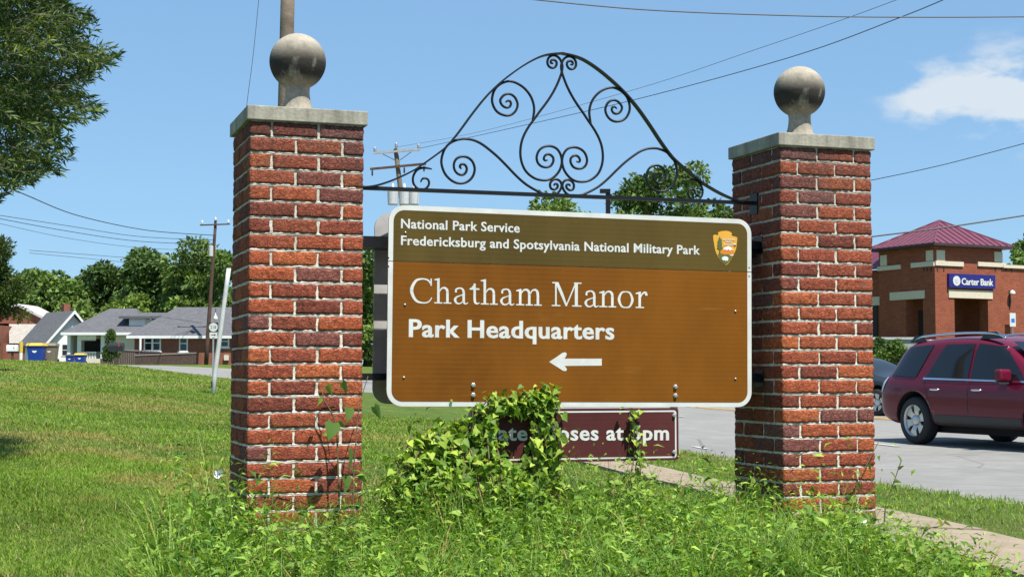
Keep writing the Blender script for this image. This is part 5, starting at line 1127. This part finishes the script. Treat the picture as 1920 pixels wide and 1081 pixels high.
# tower walls as piers and spandrels, leaving real openings
oR0 = rface(1790, 600)[0]; oR1 = rface(1853, 600)[0]; oRz = rface(1820, 560)[1]; oL0 = lface(1731, 600)[0]; oL1 = lface(1699, 600)[0]; oLz = lface(1715, 561)[1]; TK = .7
m = MB(); m.bx(TK, oR0, .001, TK, -1, oRz); m.bx(oR1, TWR - TK, .001, TK, -1, oRz); m.bx(TK, TWR - TK, .001, TK, oRz, HT)
m.bx(.001, TK, oL1, TWL - TK, -1, oLz); m.bx(.001, TK, TK, max(TK + .01, oL0), -1, oLz); m.bx(.001, TK, TK, TWL - TK, oLz, HT); m.bx(0, TK, 0, TK, -1, HT); m.bx(TWR - TK, TWR, 0, TWL, -1, HT); m.bx(0, TWR - TK, TWL - TK, TWL, -1, HT); m.build('tower_wall', MAT_BB, bank)
m = MB(); m.bx(TK, TWR - TK, TK + 1.8, TK + 2.0, -1, oRz + .5); m.build('inner_wall', MAT_BB, bank); m = MB(); m.bx(TK, TWR - TK, TK, TWL - TK, oRz + .5, oRz + .6); m.build('soffit', MAT_CREAM, bank)
m = MB(); m.bx(TK + .3, TK + 1.2, TK + 1.72, TK + 1.79, 0, 2.3); d_ = m.build('door', MAT_DARK, bank)
ap = at(1764, 411, ZB + 2.6); apz = ap.z - cb_.z; ov = .5; ex, ey = TWR / 2, TWL / 2
m = MB(); m.v = [(-ov, -ov, HT + .16), (TWR + ov, -ov, HT + .16), (TWR + ov, TWL + ov, HT + .16), (-ov, TWL + ov, HT + .16), (ex, ey, apz)]; m.f = [(0, 1, 4), (1, 2, 4), (2, 3, 4), (3, 0, 4)]; rf = m.build('roof', MAT_METROOF, bank)
m = MB(); m.bx(-ov, TWR + ov, -ov, TWL + ov, HT + .002, HT + .158); m.build('fascia', simple('dark_fascia', (.05, .025, .03), .5), rf)
apx = Vector((ex, ey, apz))
for side in range(4):
    c = [Vector((-ov, -ov, HT + .16)), Vector((TWR + ov, -ov, HT + .16)), Vector((TWR + ov, TWL + ov, HT + .16)), Vector((-ov, TWL + ov, HT + .16))]; a, b2 = c[side], c[(side + 1) % 4]; nn = (b2 - a).cross(apx - a).normalized(); nn = nn if nn.z > 0 else -nn
    for i in range(0, 12):
        t = i / 12; p = a.lerp(b2, t); s = 1 - abs(2 * t - 1); mid_ = (a + b2) / 2; q = p + (apx - mid_) * s if i else apx; m = MB(); m.tube([p + nn * .03, q + nn * .03], .05 if i == 0 else .035, 5); m.build('seam', MAT_METROOF, rf)
# wings
zw = rface(1900, 503)[1]; m = MB(); m.bx(TWR + .002, 26, .002, 12, -1.2, zw); wing = m.build('wing', MAT_BB, bank); m = MB(); m.bx(TWR + .01, 26.2, -.12, .25, zw + .002, zw + .2); m.build('coping', MAT_STONE, wing)
zl = HT - 1.1; m = MB(); m.bx(.4, 9, TWL + .002, TWL + 13, -1, zl); w2 = m.build('wing', MAT_BB, bank); m = MB(); m.v = [(-.1, TWL + .004, zl + .002), (-.1, TWL + 13, zl + .002), (1.6, TWL + 13, zl + 1.5), (1.6, TWL + .004, zl + 1.5)]; m.f = [(0, 1, 2, 3)]; m.build('mansard', MAT_METROOF, w2)
m = MB(); m.bx(.34, .40, TWL + .6, TWL + 3.2, -.5, oLz - .2); m.build('dark_opening', MAT_DARK, w2); m = MB(); m.bx(.33, .42, TWL + .3, TWL + 3.6, oLz - .198, oLz + .35); m.build('lintel', MAT_STONE, w2)
rwall('lintel', 1779, 1861, 544, 559, MAT_STONE); lwall('lintel', 1735, 1670, 546, 561, MAT_STONE)
for a in ((1757.5, 1773, 469, 489), (1866, 1881, 472, 491)): rwall('stone_panel', *a, MAT_STONE, .05)
for a in ((1754.5, 1807, 490, 498.5), (1834, 1886, 492, 500)): rwall('stone_band', *a, MAT_STONE, .09)
for a in ((1752, 1739, 469, 489), (1665, 1653, 478, 498)): lwall('stone_panel', *a, MAT_STONE, .05)
for a in ((1754, 1711, 491, 500), (1691, 1648, 498, 506)): lwall('stone_band', *a, MAT_STONE, .09)
for px in (1759, 1771, 1868, 1880, 1888, 1898): rwall('vent_slot', px - .9, px + .9, 501, 508, MAT_DARK, .03)
for px in (1741, 1748, 1735): lwall('vent_slot', px, px - 1.5, 501, 508, MAT_DARK, .03)
sg = rwall('sign_board', 1777, 1863.5, 514.5, 540, simple('bank_sign_blue', (.016, .012, .16), .4, .05), .18)
def bface(px, py): x, z = rface(px, py); return x, z
x, z = bface(1789.5, 526.5); m = MB(); m.lathe([(.001, 0), (.30, 0), (.30, .03)], (x, -.2, z), 24, 'y'); m.build('round_emblem', MAT_LETTER, sg); m = MB(); m.lathe([(.001, 0), (.15, 0), (.15, .02)], (x, -.212, z), 5, 'y'); m.build('emblem_mark', simple('pale_mark', (.5, .52, .6), .5), sg)
a_, c_ = bface(1799, 533.5), bface(1858, 535.5); lettering('letter', 'Carter Bank', a_, c_, .40, MAT_LETTER, sg, -.19, .018, .02, .95)
x, z = rface(1890.5, 597); m = MB(); m.bx(x - .03, x + .03, -.35, -.29, -1, z); ps = m.build('sign_post', MAT_GALV, bank); x0, z0 = rface(1885, 612); x1, z1 = rface(1895.5, 587); m = MB(); m.bx(x0, x1, -.38, -.36, z0, z1); m.build('parking_sign', MAT_LETTER, ps); m = MB(); m.bx(x0 + .12, x1 - .1, -.386, -.382, z0 + .25, z0 + .5); m.build('sign_symbol', simple('sign_blue', (.02, .15, .6), .5), ps)
x, z = rface(1892.5, 547); m = MB(); m.lathe([(.04, .1), (.16, 0), (.18, -.12), (.001, -.14)], (x, -.25, z), 12); m.build('wall_lamp', MAT_WHITE, bank); m = MB(); m.bx(x - .05, x + .05, -.06, .01, z - 1.0, z + .1); m.build('lamp_arm', MAT_DARK, bank)
# grass strip, planter wall before the bank
pw_ = thing('planter_wall', 'low grey planter wall at the foot of the bank tower', 'wall', tuple(at(1678, 645, 84))); m = MB(); m.box((0, 0, -.2), (2.6, 1.0, .9)); bevel(m.build('block', simple('planter_stone', (.3, .3, .3), .8), pw_), .06); m = MB(); m.box((0, 0, .32), (2.8, 1.2, .14)); m.build('coping', simple('planter_cap', (.38, .38, .38), .8), pw_)

# ------------------------------------------------------------------ poles and wires
def pole(name, label, top, bottom, r0, r1, mat=None, cat='utility pole'):
    top, bottom = Vector(top), Vector(bottom); root = thing(name, label, cat, bottom); m = MB(); d = top - bottom; m.tube([d * t - Vector((0, 0, .3 if t == 0 else 0)) for t in np.linspace(0, 1, 8)], [r0 + (r1 - r0) * t for t in np.linspace(0, 1, 8)], 12); m.build('shaft', mat or MAT_POLE, root, smooth=True); return root
MAT_POLE = simple('pole_wood', (.155, .12, .085), .95, .35, 3, .7, 25, .02); MAT_POLED = simple('creosote_pole', (.085, .045, .03), .95, .35, 3, .6, 25, .02)
def arm(root, Pa, Pb, w, mat, name='crossarm'):
    b = root.location; a = Vector(Pa) - b; c = Vector(Pb) - b; m = MB(); m.tube([a, c], w, 4); o = m.build(name, mat, root); return o
def insul(root, P, h=.16, r=.05, mat=None): b = root.location; p = Vector(P) - b; m = MB(); m.lathe([(.015, 0), (r * .6, .02), (r, h * .35), (r * .7, h * .55), (r, h * .7), (.01, h)], tuple(p), 8); return m.build('insulator', mat or MAT_GALV, root, smooth=True)
ZP1 = 31.0; bt = at(522, 715, ZP1); bt.z = h1(bt.x, bt.y); P1t = at(541, -70, ZP1); pole('utility_pole', 'thick weathered wooden pole rising behind the left ball finial', P1t, bt, .165, .145)
ZP2 = 76.0; P2b = at(792, 720, ZP2); P2b.z = h1(P2b.x, P2b.y); P2t = at(742, 279, ZP2); p2 = pole('utility_pole', 'leaning pole with two crossarms and three transformers above the sign left end', P2t, P2b, .16, .12)
arm(p2, at(701, 287, ZP2 - .2), at(788, 280, ZP2 - .2), .08, simple('grey_arm', (.34, .33, .31), .8, .2)); arm(p2, at(694, 317, ZP2 - .2), at(799, 307, ZP2 - .2), .08, MAT_POLED); arm(p2, at(718, 289, ZP2 - .2), at(742, 301, ZP2 - .2), .025, MAT_POLED, 'brace'); arm(p2, at(771, 285, ZP2 - .2), at(750, 300, ZP2 - .2), .025, MAT_POLED, 'brace')
for q in ((703, 286), (785, 280), (743, 278)): insul(p2, at(q[0], q[1], ZP2 - .2), .3, .09)
for q in ((698, 330), (758, 325), (795, 322)): insul(p2, at(q[0], q[1], ZP2 - .2), .32, .05, MAT_DARK)
MAT_TRANS = simple('transformer_grey', (.50, .50, .49), .5, .08)
for px in (736.5, 758, 776):
    p = at(px, 384, ZP2 - .45) - p2.location; h = 25 * ZP2 / F; m = MB(); m.lathe([(.001, 0), (.24, 0), (.26, .04), (.28, h), (.24, h + .06), (.001, h + .08)], tuple(p), 16); t_ = m.build('transformer', MAT_TRANS, p2, smooth=False); m = MB(); m.lathe([(.04, h + .07), (.08, h + .2), (.05, h + .38), (.02, h + .42)], tuple(p), 10); m.build('bushing', MAT_WHITE, t_, smooth=True)
ZP3 = 116.0; P3b = at(386, 686, ZP3); P3b.z = h1(P3b.x, P3b.y); P3t = at(404.5, 413, ZP3); p3 = pole('utility_pole', 'brown leaning pole with single crossarm before the brick house', P3t, P3b, .17, .11, MAT_POLED)
arm(p3, at(375, 422, ZP3 - .15), at(431, 420, ZP3 - .15), .07, MAT_POLED)
for q in ((379, 420), (428, 419), (404, 414)): insul(p3, at(q[0], q[1], ZP3 - .15), .3, .1, MAT_WHITE)
p = at(395.5, 480, ZP3 - .4) - p3.location; m = MB(); m.lathe([(.001, 0), (.17, 0), (.18, .8), (.001, .85)], tuple(p), 12); m.build('transformer', MAT_TRANS, p3)
lp = thing('parking_lot_lamp', 'dark parking lot lamp on a square pole behind the sign', 'lamp post', (at(1140, 400, 46).x, 46, h1(at(1140, 400, 46).x, 46))); k = 46 / F; zt = at(1140, 356, 46).z - lp.location.z; m = MB(); m.bx(-.07, .07, -.07, .07, -.2, zt - .02); m.build('shaft', MAT_IRON, lp); m = MB(); m.bx(-.25, .07, -.12, .12, zt - .10, zt + .02); m.build('lamp_head', MAT_IRON, lp)
# leaning white pole
wb = at(398, 737, 28.7); wb.z = h1(wb.x, wb.y); wt = at(429, 503, 28.7); lpw = pole('white_post', 'white leaning post in the lawn left of the left pillar', wt, wb, .045, .042, simple('post_paint', (.52, .52, .50), .6, .12), 'post'); m = MB(); m.bx(-.012, .012, -.075, -.06, .12, .24); m.build('slot', MAT_DARK, lpw)
# round route sign
ZR = 60.0; c0 = at(400, 613, ZR); rb_ = Vector((c0.x, c0.y, h1(c0.x, c0.y))); rs = thing('route_sign', 'small round white route sign with arrow plate, left of the leaning post', 'sign', rb_); k = ZR / F; zc = c0.z - rb_.z
m = MB(); m.bx(-.03, .03, .012, .05, -.3, zc); m.build('post', MAT_GALV, rs); m = MB(); m.lathe([(.001, 0), (8.2 * k, 0), (8.2 * k, .008)], (0, -.002, zc), 24, 'y'); m.build('disc', MAT_LETTER, rs); m = MB(); m.bx(-9 * k, 9 * k, .008, .011, zc - 9 * k, zc + 9 * k); m.build('backing_plate', MAT_DARK, rs)
lettering('numeral', '218', (-5.4 * k, zc - 2.6 * k), (5.4 * k, zc - 2.6 * k), 5.5 * k, simple('numeral_grey', (.12, .13, .15), .5), rs, -.006, .01, .0)
m = MB(); m.bx(-7 * k, 7 * k, -.003, .008, zc - 19 * k, zc - 10 * k); m.build('arrow_plate', MAT_LETTER, rs); m = MB(); m.prism([(-4 * k, -.006, zc - 15 * k), (2 * k, -.006, zc - 15 * k), (2 * k, -.006, zc - 16.4 * k), (5 * k, -.006, zc - 14.4 * k), (2 * k, -.006, zc - 12.4 * k), (2 * k, -.006, zc - 13.8 * k), (-4 * k, -.006, zc - 13.8 * k)], (0, .002, 0)); m.build('arrow', MAT_DARK, rs)
c1 = at(404, 596, 59); gl = thing('street_sign_reflector', 'small white lamp head just above the round route sign', 'lamp', tuple(c1)); m = MB(); m.lathe([(.01, .22), (.03, .1), (.08, .03), (.09, -.03), (.05, -.09), (.001, -.1)], (0, 0, 0), 12); m.build('globe', MAT_WHITE, gl, smooth=True); m = MB(); m.tube([(0, 0, .2), (0, 0, .38)], .012, 6); m.build('hanger', MAT_DARK, gl)
def wire(label, pts, r=.012, name='power_line'):
    P = [at(*p) for p in pts]; b = P[0]; C = cr([q - b for q in P], 8); m = MB(); m.tube(C, r, 5, True); o = m.build(name, MAT_WIRE, None, b); return tag(o, label, 'wire', 'overhead lines')
wire('thick line sagging across the top right corner of the sky', [(930, -8, 27), (1200, 18, 27), (1500, 30, 27), (1750, 32.5, 27), (1990, 31, 27)], .0125)
wire('upper of two lines rising to the top right from the leaning pole', [(742, 276, 76), (900, 247, 66), (1190, 168, 50), (1420, 92, 42), (1600, 30, 38), (1720, -15, 36)], .0075)
wire('lower of two lines rising to the top right from the leaning pole', [(788, 278, 76), (960, 240, 64), (1190, 187, 50), (1480, 108, 40), (1690, 32, 35), (1800, -14, 33)], .0125)
wire('line running right from the right pillar below the cloud', [(1560, 352, 60), (1638, 337, 58), (1780, 306, 56), (1990, 250, 54)], .015)
wire('thick line crossing in front of the bank roof', [(1500, 462, 40), (1638, 443, 40), (1780, 425, 40), (1990, 393, 40)], .022)
wire('thin guy wire slanting down behind the left pillar cap', [(487, -20, 31), (475, 100, 31), (458, 240, 31), (446, 420, 31), (440, 560, 31)], .006, 'guy_wire')
wire('sagging service line from the oak to the brown pole', [(-30, 330, 60), (50, 366, 72), (150, 405, 88), (280, 432, 104), (403, 441, 116)], .028)
wire('upper of the lines bundled behind the cedar', [(-30, 399, 90), (120, 422, 100), (260, 443, 110), (404, 450, 116)], .02)
wire('middle of the lines bundled behind the cedar', [(-30, 404, 90), (120, 432, 100), (260, 452, 110), (404, 458, 116)], .022)
wire('lowest of the lines bundled behind the cedar', [(-30, 412, 90), (120, 445, 100), (260, 464, 110), (404, 470, 116)], .014)
wire('lower pair upper line above the dark trees', [(55, 469, 120), (150, 476, 120), (260, 484, 120), (404, 490, 118)], .02)
wire('lower pair bottom line above the dark trees', [(55, 474, 120), (150, 483, 120), (260, 493, 120), (404, 499, 118)], .018)

# ------------------------------------------------------------------ cars
def car_paint(name, col, rough=.3):
    M = Mat(name); v = M.coord('Object'); fl = M.noise(v, 900, 2, .5); d = M.noise(M.coord('Object', (1, 1, 3)), 2.5, 5, .6)
    c = M.mix(.25, col, M.ramp(fl, [(.35, tuple(k * .6 for k in col)), (.65, tuple(min(1, k * 1.6) for k in col))])); z = M.sep(v)[2]
    c = M.mix(M.math('MULTIPLY', M.rng(z, .6, .3, 0, .25), M.rng(d, .35, .65)), c, (.10, .06, .05)); M.set(c, rough, .25, .0); M.b.inputs['Coat Weight'].default_value = .28; M.b.inputs['Coat Roughness'].default_value = .05; return M.m
MAT_TYRE = simple('tyre_rubber', (.018, .018, .019), .85, .15, 30, .3, 90, .004); MAT_ALLOY = simple('alloy', (.55, .55, .54), .3, .08, metal=.75); MAT_CHROME = simple('chrome', (.7, .7, .72), .12, .03, metal=1.0); MAT_CLAD = simple('grey_cladding', (.03, .03, .032), .6, .1)
MAT_CARGLASS = Mat('tinted_glass').set((.008, .009, .011), .04, .6).m; MAT_LAMPW = simple('clear_lamp', (.62, .6, .6), .12, .1); MAT_LAMPR = simple('red_lamp', (.35, .02, .02), .15, .1); MAT_ARCH = simple('wheel_well', (.008, .008, .008), .9)
def ip(x, T): return float(np.interp(x, [a for a, _ in T], [b for _, b in T]))
def car(name, label, sp, loc, rotz):
    """x runs from the tail (0) to the nose; right-hand side is y < 0"""
    root = thing(name, label, 'car', loc, rotz); xs = sp['xs']; rings = []
    for x in xs:
        zb = ip(x, sp['bot']); zt = ip(x, sp['top']); w = ip(x, sp['w']); wr = ip(x, sp['wr']); belt = min(ip(x, sp['belt']), zt - .07); h = belt - zb
        pts = [(0, zb), (w * .80, zb), (w * .955, zb + .05), (w * .985, zb + .22 * h), (w * 1.0, zb + .50 * h), (w * .995, zb + .80 * h), (w * .965, zb + .93 * h), (w * .945, belt)]
        g_ = zt - belt; wt = min(wr, w * .9)
        for t in (.3, .6, .86): pts.append((w * .935 + (wt - w * .935) * t ** 1.15, belt + g_ * t))
        pts += [(wt - .07 * min(1, g_ / .3), zt - .018), (wt * .6, zt - .004 + .012), (0, zt + .012)]
        rings.append(pts)
    k = len(rings[0]); m = MB(); R_ = []
    for x, pts in zip(xs, rings):
        row = []
        for (y, z) in pts: row.append(len(m.v)); m.v.append((x, -y, z))
        for (y, z) in reversed(pts[1:-1]): row.append(len(m.v)); m.v.append((x, y, z))
        R_.append(row)
    n = len(R_[0])
    for a, b in zip(R_[:-1], R_[1:]):
        for i in range(n): m.f.append((a[i], a[(i + 1) % n], b[(i + 1) % n], b[i]))
    m.f.append(tuple(reversed(R_[0]))); m.f.append(tuple(R_[-1])); body = m.build('body', sp['paint'], root, smooth=True)
    sub = body.modifiers.new('s', 'SUBSURF'); sub.levels = sub.render_levels = 2; cut = []
    for ax in sp['axles']:
        for s in (-1, 1): c = MB(); c.tube([(ax, s * .62, sp['wr_'] + .02), (ax, s * 1.3, sp['wr_'] + .02)], sp['wr_'] + .075, 28); cm = link('tmp', c.mesh('tmp', MAT_ARCH)); cm.parent = root; cut.append(cm); bo = body.modifiers.new('b', 'BOOLEAN'); bo.object = cm; bo.solver = 'EXACT'; bo.material_mode = 'TRANSFER' if hasattr(bo, 'material_mode') else bo.material_mode
    bpy.context.view_layer.update(); dg = bpy.context.evaluated_depsgraph_get(); me = bpy.data.meshes.new_from_object(body.evaluated_get(dg)); body.modifiers.clear(); old = body.data; body.data = me; bpy.data.meshes.remove(old)
    for c in cut: bpy.data.objects.remove(c)
    bm = bmesh.new(); bm.from_mesh(me); bvh = BVHTree.FromBMesh(bm); bm.free()
    def side(x, z, s, off):
        h = bvh.ray_cast(Vector((x, s * 3, z)), Vector((0, -s, 0))); y = h[0].y if h[0] is not None else s * .9; return Vector((x, y + s * off, z))
    def patch(name, bot, top, mat, s, off=.006, parent=None, nx=14, nz=5):
        """a panel following the body side between two polylines in (x, z)"""
        q = MB(); x0, x1 = bot[0][0], bot[-1][0]; G = []
        for i in range(nx + 1):
            t = i / nx; xb = bot[0][0] + (bot[-1][0] - bot[0][0]) * t; xt = top[0][0] + (top[-1][0] - top[0][0]) * t; zb = ip(xb, bot); zt = ip(xt, top); G.append([len(q.v) + j for j in range(nz + 1)])
            for j in range(nz + 1): u = j / nz; q.v.append(tuple(side(xb + (xt - xb) * u, zb + (zt - zb) * u, s, off)))
        for a, b in zip(G[:-1], G[1:]):
            for j in range(nz): q.f.append((a[j], b[j], b[j + 1], a[j + 1]))
        return q.build(name, mat, parent or root, smooth=True)
    for s in (-1, 1):
        for (nm, bot, top, mat, off) in sp['patches']: patch(nm, bot, top, mat, s, off)
        for ax in sp['axles']:
            r = sp['wr_']; wl_ = bpy.data.objects.new('wheel', None); COL.objects.link(wl_); wl_.parent = root; wl_.location = (ax, s * (sp['track'] - .0), r); t = .125
            m = MB(); m.lathe([(r * .66, -t), (r * .9, -t), (r * .97, -t * .8), (r, -t * .5), (r, t * .5), (r * .97, t * .8), (r * .9, t), (r * .66, t)], (0, 0, 0), 36, 'y'); m.build('tyre', MAT_TYRE, wl_, smooth=True)
            y = s * t * .72; m = MB(); m.lathe([(r * .70, s * t * .98), (r * .655, s * t * .95), (r * .63, s * t * .45), (r * .62, -s * t * .6)], (0, 0, 0), 36, 'y'); m.build('rim', MAT_ALLOY, wl_, smooth=True)
            m = MB(); m.lathe([(.001, -s * t * .3), (r * .62, -s * t * .3)], (0, 0, 0), 24, 'y'); m.build('brake_disc', MAT_CLAD, wl_)
            for q in range(sp['spokes']):
                a = 2 * math.pi * q / sp['spokes'] + .3; c, sn = math.cos(a), math.sin(a); m = MB(); P = []
                for rr, ww in ((.08, .05), (r * .40, .055), (r * .645, .10)):
                    P.append([(c * rr - sn * ww * e, y - s * .02 * (rr < .1) , sn * rr + c * ww * e) for e in (-1, 1)])
                for (A0, A1), (B0, B1) in zip(P[:-1], P[1:]): m.quad(A0, A1, B1, B0); m.quad(*[(v[0], v[1] - s * .035, v[2]) for v in (A0, A1, B1, B0)]); m.quad(A0, B0, (B0[0], B0[1] - s * .035, B0[2]), (A0[0], A0[1] - s * .035, A0[2])); m.quad(A1, B1, (B1[0], B1[1] - s * .035, B1[2]), (A1[0], A1[1] - s * .035, A1[2]))
                m.build('spoke', MAT_ALLOY, wl_)
            m = MB(); m.lathe([(.001, y + s * .015), (.05, y + s * .015), (.085, y), (.085, y - s * .04)], (0, 0, 0), 16, 'y'); m.build('hub', MAT_ALLOY, wl_, smooth=True)
    return root, side, bvh
suv_sp = dict(xs=[.0, .05, .14, .25, .4, .6, .85, 1.2, 1.6, 2.0, 2.4, 2.8, 3.1, 3.4, 3.65, 3.9, 4.2, 4.5, 4.75, 4.95, 5.06, 5.1], paint=car_paint('maroon_paint', (.12, .004, .019)),
    bot=[(0, .52), (.1, .40), (.4, .30), (4.7, .28), (5.0, .34), (5.1, .45)], top=[(0, .80), (.05, 1.0), (.14, 1.14), (.25, 1.30), (.4, 1.5), (.6, 1.665), (.85, 1.715), (1.6, 1.755), (2.2, 1.755), (2.7, 1.71), (3.0, 1.62), (3.4, 1.38), (3.8, 1.15), (4.2, 1.10), (4.75, 1.02), (4.95, .93), (5.06, .80), (5.1, .65)],
    w=[(0, .80), (.05, .87), (.14, .93), (.3, .97), (.8, 1.0), (2.5, 1.0), (4.2, .99), (4.7, .94), (5.0, .80), (5.1, .62)], wr=[(0, .6), (.3, .66), (.6, .72), (1.2, .745), (2.5, .74), (3.2, .70), (4, .8), (5.1, .6)], belt=[(0, 1.02), (.4, 1.08), (2, 1.05), (3.6, 1.02), (5.1, .95)],
    axles=(1.06, 4.08), wr_=.39, track=.865, spokes=6, patches=[
        ('rear_window', [(.40, 1.13), (1.08, 1.10)], [(.72, 1.60), (1.37, 1.63)], MAT_CARGLASS, .012), ('side_window', [(1.34, 1.10), (2.36, 1.07)], [(1.68, 1.625), (2.36, 1.63)], MAT_CARGLASS, .012), ('side_window', [(2.44, 1.07), (3.62, 1.05)], [(2.44, 1.63), (2.98, 1.575)], MAT_CARGLASS, .012),
        ('window_trim', [(1.28, 1.065), (3.64, 1.02)], [(1.28, 1.095), (3.64, 1.046)], MAT_CHROME, .014), ('tail_lamp', [(.06, .86), (.19, .86)], [(.15, 1.10), (.30, 1.10)], MAT_LAMPW, .012), ('sill_cladding', [(1.58, .33), (3.58, .31)], [(1.56, .50), (3.60, .48)], MAT_CLAD, .012), ('door_seam', [(2.40, .52), (2.412, .52)], [(2.40, 1.05), (2.412, 1.05)], MAT_CLAD, .004), ('door_seam', [(1.50, .62), (1.512, .62)], [(1.30, 1.05), (1.312, 1.05)], MAT_CLAD, .004)])
hd = Vector((.385, -.923, 0)).normalized(); rz_ = math.atan2(hd.y, hd.x); rc = at(1725, 828, 24.7); rc.z = 0
lft = Vector((-hd.y, hd.x, 0)); org = rc - hd * 1.06 + lft * (.865 + .0)
zr_ = h1(rc.x, rc.y) - .03; suv, sd, bv = car('suv', 'maroon SUV with silver wheels driving along the road at the right edge', suv_sp, (org.x, org.y, zr_), rz_)
for s in (-1, 1):
    q = MB(); P = []
    for x, z in ((.66, 1.69), (.82, 1.745), (1.0, 1.772), (1.8, 1.802), (2.5, 1.79), (2.78, 1.755), (2.92, 1.70)): P.append(Vector((x, s * .66, z)))
    q.tube(cr(P, 4), .022, 8); rl_ = q.build('roof_rail', MAT_CHROME, suv, smooth=True)
    for x0, x1, zz in ((.60, 1.02, 1.70), (2.36, 2.86, 1.72)): q = MB(); q.v = [(x0, s * .655 - .03, zz - .02), (x1, s * .655 - .03, zz - .02), (x1, s * .655 + .03, zz - .02), (x0, s * .655 + .03, zz - .02), (x0 + .14, s * .655 - .02, zz + .09), (x1 - .12, s * .655 - .02, zz + .09), (x1 - .12, s * .655 + .02, zz + .09), (x0 + .14, s * .655 + .02, zz + .09)]; q.f = [(3, 2, 1, 0), (0, 1, 5, 4), (1, 2, 6, 5), (2, 3, 7, 6), (3, 0, 4, 7), (4, 5, 6, 7)]; q.build('rail_foot', MAT_CLAD, rl_)
    for x in (1.62, 2.62): p = sd(x, .90, s, .03); q = MB(); q.tube([p + Vector((-.11, -s * .03, 0)), p + Vector((-.08, 0, 0)), p + Vector((.08, 0, 0)), p + Vector((.11, -s * .03, 0))], .019, 8); q.build('door_handle', MAT_CHROME, suv, smooth=True)
    p = sd(3.28, 1.08, s, .0); q = MB(); q.box(p + Vector((.0, s * .13, .05)), (.15, .24, .19)); mr = bevel(q.build('mirror', suv_sp['paint'], suv), .045, 3); q = MB(); q.box(p + Vector((-.082, s * .14, .05)), (.01, .18, .13)); q.build('mirror_glass', MAT_CARGLASS, mr); q = MB(); q.box(p + Vector((.0, s * .15, -.062)), (.10, .18, .035)); q.build('mirror_base', MAT_CLAD, mr)
q = MB(); q.tube([(.66, -.6, 1.70), (.60, 0, 1.72), (.66, .6, 1.70)], .03, 6); q.build('spoiler', suv_sp['paint'], suv, smooth=True)
q = MB(); q.bx(.9, 4.3, -.7, .7, .20, .34); q.build('underbody', MAT_ARCH, suv)
q = MB(); q.quad((3.03, -.62, 1.615), (3.03, .62, 1.615), (3.76, .72, 1.20), (3.76, -.72, 1.20)); 
for i, v in enumerate(q.v): q.v[i] = (v[0] + .02, v[1], v[2] + .035)
q.build('windscreen', MAT_CARGLASS, suv); q = MB(); q.quad((.30, -.62, 1.33), (.30, .62, 1.33), (.52, .6, 1.58), (.52, -.6, 1.58))
for i, v in enumerate(q.v): q.v[i] = (v[0] - .03, v[1], v[2] + .03)
q.build('rear_glass', MAT_CARGLASS, suv)
sed_sp = dict(xs=[.0, .04, .12, .3, .6, .9, 1.2, 1.6, 2.0, 2.4, 2.8, 3.1, 3.4, 3.8, 4.2, 4.5, 4.66, 4.74], paint=car_paint('slate_paint', (.018, .023, .028)), bot=[(0, .45), (.2, .30), (4.4, .22), (4.74, .32)], top=[(0, .75), (.04, .88), (.12, .96), (.6, 1.02), (.9, 1.12), (1.3, 1.34), (1.8, 1.43), (2.3, 1.44), (2.7, 1.38), (3.1, 1.18), (3.4, 1.02), (3.8, .95), (4.2, .88), (4.5, .78), (4.66, .66), (4.74, .52)], w=[(0, .72), (.12, .84), (.6, .90), (3.9, .90), (4.4, .82), (4.66, .68), (4.74, .55)], wr=[(0, .5), (1.2, .58), (2.4, .60), (3.2, .62), (4.74, .5)], belt=[(0, .90), (2, .95), (3.2, .92), (4.74, .7)], axles=(1.02, 3.78), wr_=.325, track=.78, spokes=5, patches=[('side_window', [(1.15, .99), (2.05, .98)], [(1.5, 1.32), (2.05, 1.36)], MAT_CARGLASS, .012), ('side_window', [(2.12, .98), (3.15, .97)], [(2.12, 1.36), (2.62, 1.33)], MAT_CARGLASS, .012), ('head_lamp', [(4.32, .62), (4.62, .58)], [(4.25, .76), (4.58, .68)], MAT_LAMPW, .01)])
wc = at(1650, 776, 36.2); wc.z = 0; hd2 = Vector((.50, -.866, 0)).normalized(); lf2 = Vector((-hd2.y, hd2.x, 0)); og2 = wc - hd2 * 3.78 + lf2 * .78; sed, _, _ = car('sedan', 'dark grey sedan half hidden between the right pillar and the maroon SUV', sed_sp, (og2.x, og2.y, h1(wc.x, wc.y) - .03), math.atan2(hd2.y, hd2.x))
